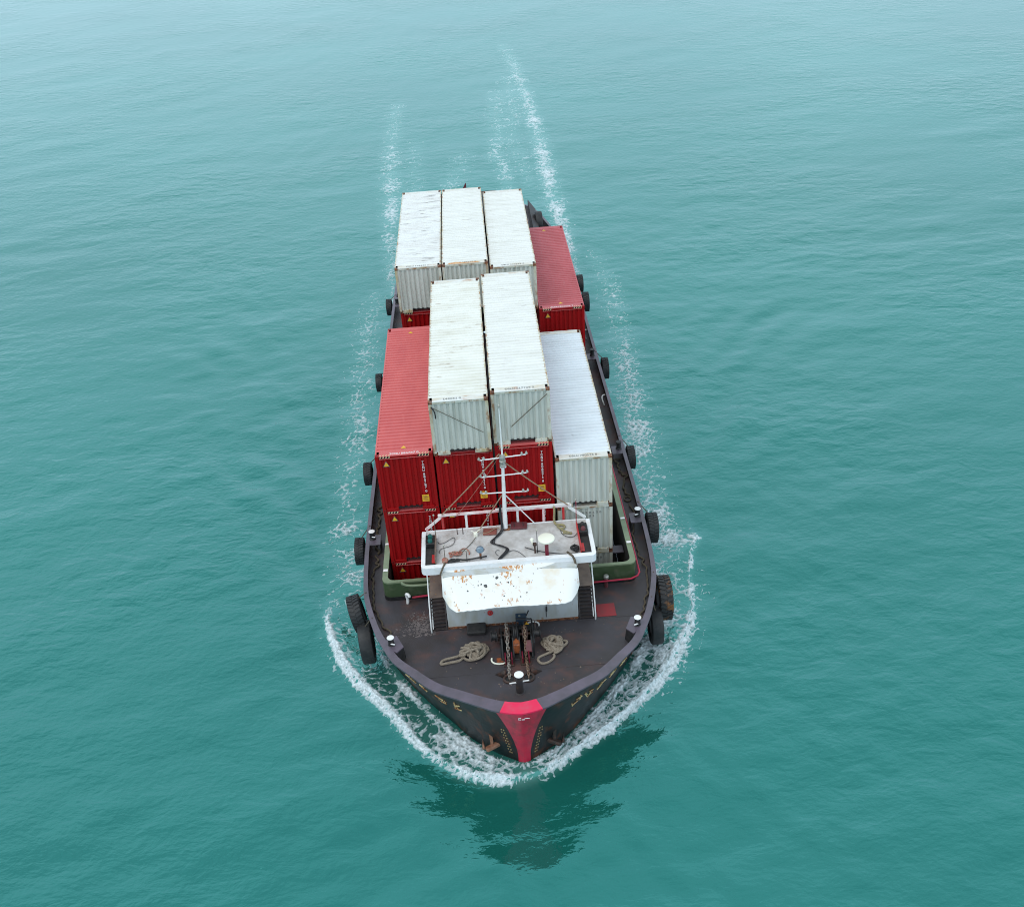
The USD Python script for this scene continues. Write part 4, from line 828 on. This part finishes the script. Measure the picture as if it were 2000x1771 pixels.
# lashings on the two top front containers
solo('lashing_cable', MB().tube([(-2.62, -.33, 11.10), (-.62, -.32, 9.75)], .014, 5), 'oldrope', 'thin lashing running down the front of the top white container left of the mast', 'lashing')
solo('lashing_cable', MB().tube([(2.10, .09, 11.10), (.55, .10, 9.65)], .018, 5), 'oldrope', 'thin lashing running down the front of the top white container right of the mast', 'lashing')
solo('lashing_cable', MB().tube(spline([(-2.66, -.34, 11.14), (-2.55, -.36, 10.95), (-2.52, -.35, 10.6)], 10), .03, 5), 'cable', 'short loose end of lashing at the upper left corner of the top white container', 'lashing')
solo('roof_rust_scab', MB().prism([(-1.95, 14.41), (-.6, 14.43), (-.2, 14.40), (-.35, 14.55), (-1.0, 14.52), (-1.5, 14.66), (-1.85, 14.56)], 11.140, 11.144), 'ruststreak', 'orange rust scab on the front roof edge of the middle aft container', 'rust stain', smooth=False)

# ------------------------------------------------------------------ water
def dense(pts, step=.15):
    p = np.asarray(pts, float); s = np.concatenate([[0], np.cumsum(np.linalg.norm(np.diff(p[:, :2], axis=0), axis=1))]); q = np.arange(0, s[-1], step)
    return np.stack([np.interp(q, s, p[:, k]) for k in range(p.shape[1])], 1)
# x, y, strength, width of each line of foam
CREST = dense([(-8.72, .65, .52, .30), (-8.72, -.06, .80, .26), (-8.39, -1.3, 1.0, .27), (-7.79, -2.83, 1.0, .30), (-6.89, -4.32, 1.0, .34), (-5.93, -5.6, 1.0, .36), (-5.13, -6.67, 1.0, .38), (-4.58, -7.54, .95, .34), (-3.94, -8.39, .85, .28),
               (-3.23, -9.1, .90, .34), (-2.43, -9.6, 1.0, .42), (-1.55, -10.0, 1.0, .44), (-.47, -10.15, 1.0, .42), (.53, -9.95, 1.0, .40), (1.48, -9.42, .95, .36), (2.24, -8.86, .9, .32), (3.47, -8.0, .85, .40), (4.68, -6.95, .90, .42), (5.97, -5.65, .95, .45), (6.9, -4.3, 1.0, .45),
               (7.7, -2.9, 1.0, .42), (8.35, -1.3, .85, .35), (8.58, .6, .6, .3), (9.06, 2.6, .8, .25), (9.70, 3.85, .9, .25)])
LINES = [CREST,
         dense([(-6.3, -1.6, .7, .35), (-5.6, -3.6, .85, .35), (-4.8, -5.0, .95, .30), (-3.75, -6.5, 1.0, .26), (-2.6, -7.9, 1.0, .3), (-1.4, -9.0, .95, .3), (-.3, -9.55, 1.0, .25), (.4, -9.5, 1.0, .25), (1.2, -8.95, .95, .22), (2.4, -7.9, .9, .25), (3.9, -6.2, .95, .3), (5.0, -4.9, .9, .35), (6.2, -2.8, .8, .4)]),   # against the hull
         dense([(-7.9, -1.0, .42, 1.0), (-7.2, -2.9, .45, .9), (-6.1, -4.4, .45, .8), (-5.0, -5.9, .5, .8), (-3.9, -7.4, .66, .8), (-2.8, -8.5, .80, .8), (-1.6, -9.3, .85, .6), (0, -9.8, .8, .5), (1.6, -8.9, .72, .5), (3.0, -7.7, .66, .7), (4.6, -6.4, .66, .9), (6.3, -4.3, .70, 1.1), (7.3, -2.0, .66, 1.1), (7.7, .3, .58, 1.1), (8.4, 3.2, .52, .9)]),
         dense([(-8.1, 1.2, .40, .6), (-7.7, 2.6, .55, .7), (-7.7, 4.1, .60, .8), (-8.3, 6.2, .50, .7), (-8.3, 8.4, .48, .6), (-8.4, 11.3, .52, .6), (-8.3, 14.5, .56, .7), (-8.6, 19.3, .52, .7), (-8.5, 24.7, .46, .7), (-8.7, 30.2, .44, .7), (-8.3, 37, .40, .6)]),
         dense([(7.7, -.5, .62, .9), (7.8, 1.5, .60, .8), (8.0, 3.5, .58, .8), (7.9, 6.5, .56, .7), (8.0, 10.9, .58, .8), (8.2, 14.7, .60, .9), (8.5, 18.9, .52, .8), (8.9, 23, .48, .7), (9.2, 27.6, .46, .7), (9.5, 34.6, .40, .7), (9.2, 42, .34, .6)]),
         dense([(-7.0, 34, .55, .5), (-7.3, 40, .60, .5), (-7.54, 44.3, .66, .6), (-7.9, 49, .60, .6), (-8.05, 53, .62, .7), (-8.29, 61.5, .60, .9), (-8.9, 71.7, .50, .8), (-9.2, 83.7, .44, .8), (-9.1, 95, .34, .8)]),
         dense([(7.0, 36, .60, .6), (7.2, 43, .70, .6), (7.2, 49.6, .80, .7), (7.1, 56.5, .80, .75), (7.2, 66, .76, .8), (7.3, 77, .70, .8), (7.2, 88, .62, .8), (7.0, 98.5, .54, .8), (6.6, 115, .46, .8), (5.6, 128, .3, .8)]),
         dense([(3.0, 54, .55, .6), (3.0, 60.5, .58, .6), (3.06, 67, .55, .7), (2.2, 70.8, .5, .8), (3.06, 78, .48, .9), (3.2, 87, .46, 1.0), (3.8, 98, .36, 1.0)]),
         dense([(5.2, 60, .36, .6), (5.0, 66, .42, .8), (4.2, 76, .44, .9), (5.2, 90, .44, 1.2), (5.6, 105, .36, 1.2)]),
         dense([(-3.9, 57, .42, .9), (-2.6, 61.7, .44, .9), (-1.6, 66.4, .38, 1.0), (-1.2, 72, .30, 1.2)]),
         dense([(-5.8, 60, .36, .7), (-6.2, 66, .34, .8), (-6.6, 78, .30, .9)]),
         dense([(6.9, .9, .60, .8), (7.8, 2.3, .62, .7), (8.8, 3.2, .66, .6), (9.5, 3.9, .66, .4)])]
for k, (a, w) in enumerate([(1.0, .80), (.95, .95), (.86, 1.05), (.90, 1.8), (.92, 1.6), (.86, 1.5), (.84, 1.4), (.84, 1.5), (.8, 1.5), (.8, 1.4), (.8, 1.5), (1, 1)]):
    LINES[k] = LINES[k] * [1, 1, a, w]
LINES = [l + [0, .27, 0, 0] for l in LINES]; CREST = LINES[0]
_L = np.vstack(LINES); _T = cKDTree(_L[:, :2]); _CT = cKDTree(CREST[:, :2])
def foam_density(x, y):
    P = np.stack([x, y], -1).reshape(-1, 2); out = np.zeros(len(P))
    for ln in LINES:
        d, i = cKDTree(ln[:, :2]).query(P, distance_upper_bound=4.0); ok = np.isfinite(d); i = np.minimum(i, len(ln) - 1)
        v = np.where(ok, ln[i, 2] * np.exp(-(np.where(ok, d, 9) / ln[i, 3]) ** 2), 0)
        out = np.maximum(out, v)
    return out.reshape(x.shape)
WAVES = []
_g = np.random.default_rng(17)
for k in range(19):
    lam = 1.1 * 1.13 ** k * _g.uniform(.9, 1.1); th = math.radians(90 + _g.normal(8, 34)); WAVES.append((2 * PI / lam * math.cos(th), 2 * PI / lam * math.sin(th), _g.random() * 6.28, (.0030 * lam ** .75)))
HULLPOLY = Polygon(np.vstack([WLI, (WLI * [-1, 1])[::-1][1:-1]]))
def calm(x, y): return np.exp(-(x / 10.0) ** 4 - ((np.asarray(y) + 11) / 8.0) ** 4)         # the slick under the bow, sheltered by the hull
def water_z(x, y):
    x, y = np.asarray(x, float), np.asarray(y, float); h = np.zeros_like(x)
    m = .55 + .9 * FLD[5](x / 9.0 + 40, y / 14.0 + 9)
    for kx, ky, ph, a in WAVES: h += a * np.sin(kx * x + ky * y + ph)
    h *= m * (1 + .15 * calm(x, y))
    ax = np.abs(x); arm = 7.2 + .34 * (y + 2)                          # diverging ship waves on both sides
    env = np.exp(-((ax - arm - 1.0) / (2.2 + .10 * np.maximum(0, y))) ** 2) * np.exp(-np.maximum(0, y) / 60) * (y > -4) * np.clip((ax - 6.9) / 1.5, 0, 1)
    h += np.nan_to_num(env) * .055 * np.clip(2.6 * FLD[3](x / 6, y / 6) - .7, 0, 2) * np.sin(2 * PI / 2.6 * (ax * .80 - y * .60 + 1.5 * FLD[4](x / 5, y / 5)))
    near = (np.abs(x) < 16) & (y > -16) & (y < 12)
    if near.any():
        P = np.stack([x[near], y[near]], -1); d, i = _CT.query(P); s, w = CREST[i, 2], CREST[i, 3]
        inside = np.hypot(P[:, 0], (P[:, 1] - 3) * .62) < np.hypot(CREST[i, 0], (CREST[i, 1] - 3) * .62)
        h[near] += s * np.where(inside, .15 * np.exp(-(d / .85) ** 2) + .05 * np.exp(-(d / 2.2) ** 2), .08 * np.exp(-(d / .45) ** 2))
    return h + WZ
def axis(c0, c1, step, far, growth):
    a = list(np.arange(c0, c1 + 1e-6, step)); s = step
    while a[-1] < far[1]: s *= growth; a.append(a[-1] + s)
    s = step; b = []
    v = c0
    while v > far[0]: s *= growth; v -= s; b.append(v)
    return np.array(b[::-1] + a)
gx = axis(-14, 14, .16, (-3000, 3000), 1.045); gy = axis(-22, 40, .16, (-400, 4000), 1.035)
X, Y = np.meshgrid(gx, gy); fade = np.exp(-(np.maximum(0, np.hypot(X, Y - 20) - 90) / 160) ** 2)
Z = (water_z(X, Y) - WZ) * fade + WZ
aer = foam_density(X, Y)
nx, ny = len(gx), len(gy)
I = np.arange(nx * ny).reshape(ny, nx)
xc, yc = (X[:-1, :-1] + X[1:, 1:]) / 2, (Y[:-1, :-1] + Y[1:, 1:]) / 2
hwl = np.interp(yc, WLI[:, 1], WLI[:, 0], left=0, right=0); keep = ~(np.abs(xc) < hwl - .45)
Q = np.stack([I[:-1, :-1], I[:-1, 1:], I[1:, 1:], I[1:, :-1]], -1)[keep]
V = np.stack([X, Y, Z], -1).reshape(-1, 3); F = np.vstack([Q[:, [0, 1, 2]], Q[:, [0, 2, 3]]])
wn = {
    'g': ('geometry', {}), 'at': ('attribute', {'attribute': 'aer'}),
    'm1': ('mapping', {'scale': (.62, 1.15, 1), 'rotation': (0, 0, .34)}), 'n1': ('noise_texture', {'scale': .95, 'detail': 4, 'roughness': .55, 'distortion': .35}),
    'm2': ('mapping', {'scale': (.7, 1.15, 1), 'rotation': (0, 0, -.40)}), 'n2': ('noise_texture', {'scale': 3.6, 'detail': 3, 'roughness': .5, 'distortion': .3}),
    'n0': ('noise_texture', {'scale': .055, 'detail': 3}), 'r0': ('map_range', {'from_min': .38, 'from_max': .64, 'to_min': .22, 'to_max': 1.15, 'clamp': True}),
    'n3': ('noise_texture', {'scale': .03, 'detail': 4}), 'r3': ('map_range', {'from_min': .35, 'from_max': .65, 'to_min': 0.0, 'to_max': 1.0, 'clamp': True}),
    'mul': ('math', {'math_type': 'multiply'}), 'cl': ('attribute', {'attribute': 'calm'}), 'cr': ('map_range', {'from_min': 0.0, 'from_max': 1.0, 'to_min': 1.0, 'to_max': .36, 'clamp': True}), 'mu2': ('math', {'math_type': 'multiply'}), 'mu3': ('math', {'math_type': 'multiply'}),
    'b1': ('bump', {'strength': .72, 'distance': .22}), 'b2': ('bump', {'strength': .60, 'distance': .05}),
    'c': ('mix', {'color1': (.004, .058, .044), 'color2': (.006, .078, .061)}),
    'ra': ('map_range', {'from_min': .06, 'from_max': 1.0, 'to_min': 0.0, 'to_max': .75, 'clamp': True}),
    'ca': ('mix', {'color2': (.09, .25, .215)}),
    'p': ('principled_bsdf', {'roughness': .03, 'ior': 1.85, 'specular_ior_level': .8, 'specular_tint': (.25, .98, .98)})}
wlk = [('g.position', 'm1.vector'), ('m1.vector', 'n1.vector'), ('g.position', 'm2.vector'), ('m2.vector', 'n2.vector'), ('g.position', 'n0.vector'), ('n0.fac', 'r0.value'), ('g.position', 'n3.vector'), ('n3.fac', 'r3.value'),
       ('n1.fac', 'mul.value1'), ('r0.result', 'mul.value2'), ('cl.fac', 'cr.value'), ('mul.value', 'mu2.value1'), ('cr.result', 'mu2.value2'), ('mu2.value', 'b1.height'), ('n2.fac', 'mu3.value1'), ('cr.result', 'mu3.value2'), ('mu3.value', 'b2.height'), ('b1.normal', 'b2.normal'), ('b2.normal', 'p.normal'),
       ('r3.result', 'c.fac'), ('c.color', 'ca.color1'), ('at.fac', 'ra.value'), ('ra.result', 'ca.fac'), ('ca.color', 'p.base_color')]
water_mat = usdkit.material(stage, '/World/Looks/water', wn, wlk, surface='p.BSDF')
wm = usdkit.mesh(stage, '/World/water', trimesh.Trimesh(V, F, process=False), water_mat, smooth=True)
UsdGeom.PrimvarsAPI(wm).CreatePrimvar('aer', Sdf.ValueTypeNames.FloatArray, 'vertex').Set(Vt.FloatArray.FromNumpy(aer.reshape(-1).astype(np.float32)))
UsdGeom.PrimvarsAPI(wm).CreatePrimvar('calm', Sdf.ValueTypeNames.FloatArray, 'vertex').Set(Vt.FloatArray.FromNumpy(calm(X, Y).reshape(-1).astype(np.float32)))
setd(wm.GetPrim(), kind='structure')

# ------------------------------------------------------------------ foam: a crust of bubbles that rises out of the water where it is dense
def foam_patch(x0, x1, y0, y1, step, cell, seed, stretch=1.0, patchy=1.15):
    gx, gy = np.arange(x0, x1, step), np.arange(y0, y1, step); X, Y = np.meshgrid(gx, gy); D = foam_density(X, Y)
    A, B = FLD[0], FLD[1]
    n2 = lambda f, sc, o: f(X / sc + o, Y / sc + o * 1.7) - .5
    wx = X + cell * (.9 * n2(A, cell * 1.3, seed) + .45 * n2(FLD[2], cell * .45, 5)); wy = Y + cell * (.9 * n2(B, cell * 1.3, seed + 7) + .45 * n2(FLD[3], cell * .45, 9))
    def edge_net(c, sd):                                              # distance to the nearest border between bubbles rafts of size c
        g = np.random.default_rng(sd); ax, ay = np.arange(x0 - 2, x1 + 2, c), np.arange(y0 - 2, y1 + 2, c / stretch)
        px, py = np.meshgrid(ax, ay); P = np.stack([(px + g.uniform(-.5, .5, px.shape) * c).ravel(), (py * stretch + g.uniform(-.5, .5, px.shape) * c).ravel()], 1)
        m = D > .10; out = np.full(X.shape, 9.0)
        d, _ = cKDTree(P).query(np.stack([wx[m], wy[m] * stretch], 1), k=2); out[m] = (d[:, 1] - d[:, 0]) / c
        return out
    q = np.minimum(edge_net(cell, 31 + int(seed)), np.minimum(edge_net(cell * .52, 57 + int(seed)) * 1.1 + .05, edge_net(cell * .27, 77 + int(seed)) * 1.4 + .10))
    q = q + .16 * n2(FLD[4], cell * .22, 2) + .10 * n2(FLD[5], cell * .12, 3)
    big = n2(FLD[6], cell * 4, seed) * .8 + n2(FLD[2], cell * 1.6, 4) * .7; D2 = np.clip(D * (1 + patchy * big), 0, 1.05)
    h = (.46 * D2 ** 2.1 + .10 * D2 - .035) - q
    lump = .6 * n2(FLD[7], .22, 1) + .5 * n2(FLD[3], .11, 2) + .4 * n2(FLD[5], .06, 6)
    fz = np.where(h > 0, np.minimum(h * .35, .03) + (.05 + lump * .14) * np.clip(h * 5, 0, 1) * np.clip(D2, .2, 1), np.maximum(h * .4, -.05))
    Z = water_z(X, Y) + fz
    ok = h > -.05; c = ok[:-1, :-1] | ok[1:, :-1] | ok[:-1, 1:] | ok[1:, 1:]
    xc, yc = (X[:-1, :-1] + step / 2), (Y[:-1, :-1] + step / 2); hwl = np.interp(yc, WLI[:, 1], WLI[:, 0], left=0, right=0); c &= ~(np.abs(xc) < hwl - .15)
    I = np.arange(X.size).reshape(X.shape); Q = np.stack([I[:-1, :-1], I[:-1, 1:], I[1:, 1:], I[1:, :-1]], -1)[c]
    F = np.vstack([Q[:, [0, 1, 2]], Q[:, [0, 2, 3]]]); u, inv = np.unique(F, return_inverse=True)
    return trimesh.Trimesh(np.stack([X, Y, Z], -1).reshape(-1, 3)[u], inv.reshape(-1, 3), process=False), np.clip(.30 + h.reshape(-1)[u] * 3.2, .0, 1)
M['foam'] = usdkit.material(stage, '/World/Looks/foam', {'at': ('attribute', {'attribute': 'thick'}), 'g': ('geometry', {}), 'n': ('noise_texture', {'scale': 9.0, 'detail': 4, 'roughness': .7}),
    'r': ('map_range', {'from_min': .30, 'from_max': .62, 'to_min': .35, 'to_max': 1.0, 'clamp': True}), 'm': ('math', {'math_type': 'multiply', 'use_clamp': True}),
    'p': ('principled_bsdf', {'base_color': (.71, .79, .82), 'roughness': .7, 'specular_ior_level': .2})},
    [('g.position', 'n.vector'), ('n.fac', 'r.value'), ('r.result', 'm.value1'), ('at.fac', 'm.value2'), ('m.value', 'p.alpha')], surface='p.BSDF')
for nm, (me, th), lab in (('bow_wave_foam', foam_patch(-10.6, 10.8, -11.5, 8.0, .04, .62, 2.0), 'white foam of the bow wave curling round the red stem'),
                          ('side_foam', foam_patch(-11.5, 12, 8.0, 46, .06, .62, 5.0, 1.0, .75), 'thin lacy foam drifting along both sides of the hull'),
                          ('wake_foam', foam_patch(-12, 11, 46, 132, .10, .80, 8.0, .9, .65), 'white wake trails behind the stern on both sides')):
    fm = usdkit.mesh(stage, '/World/' + nm, me, M['foam'], smooth=True)
    UsdGeom.PrimvarsAPI(fm).CreatePrimvar('thick', Sdf.ValueTypeNames.FloatArray, 'vertex').Set(Vt.FloatArray.FromNumpy(th.astype(np.float32)))
    setd(fm.GetPrim(), lab, 'foam', None, 'stuff')
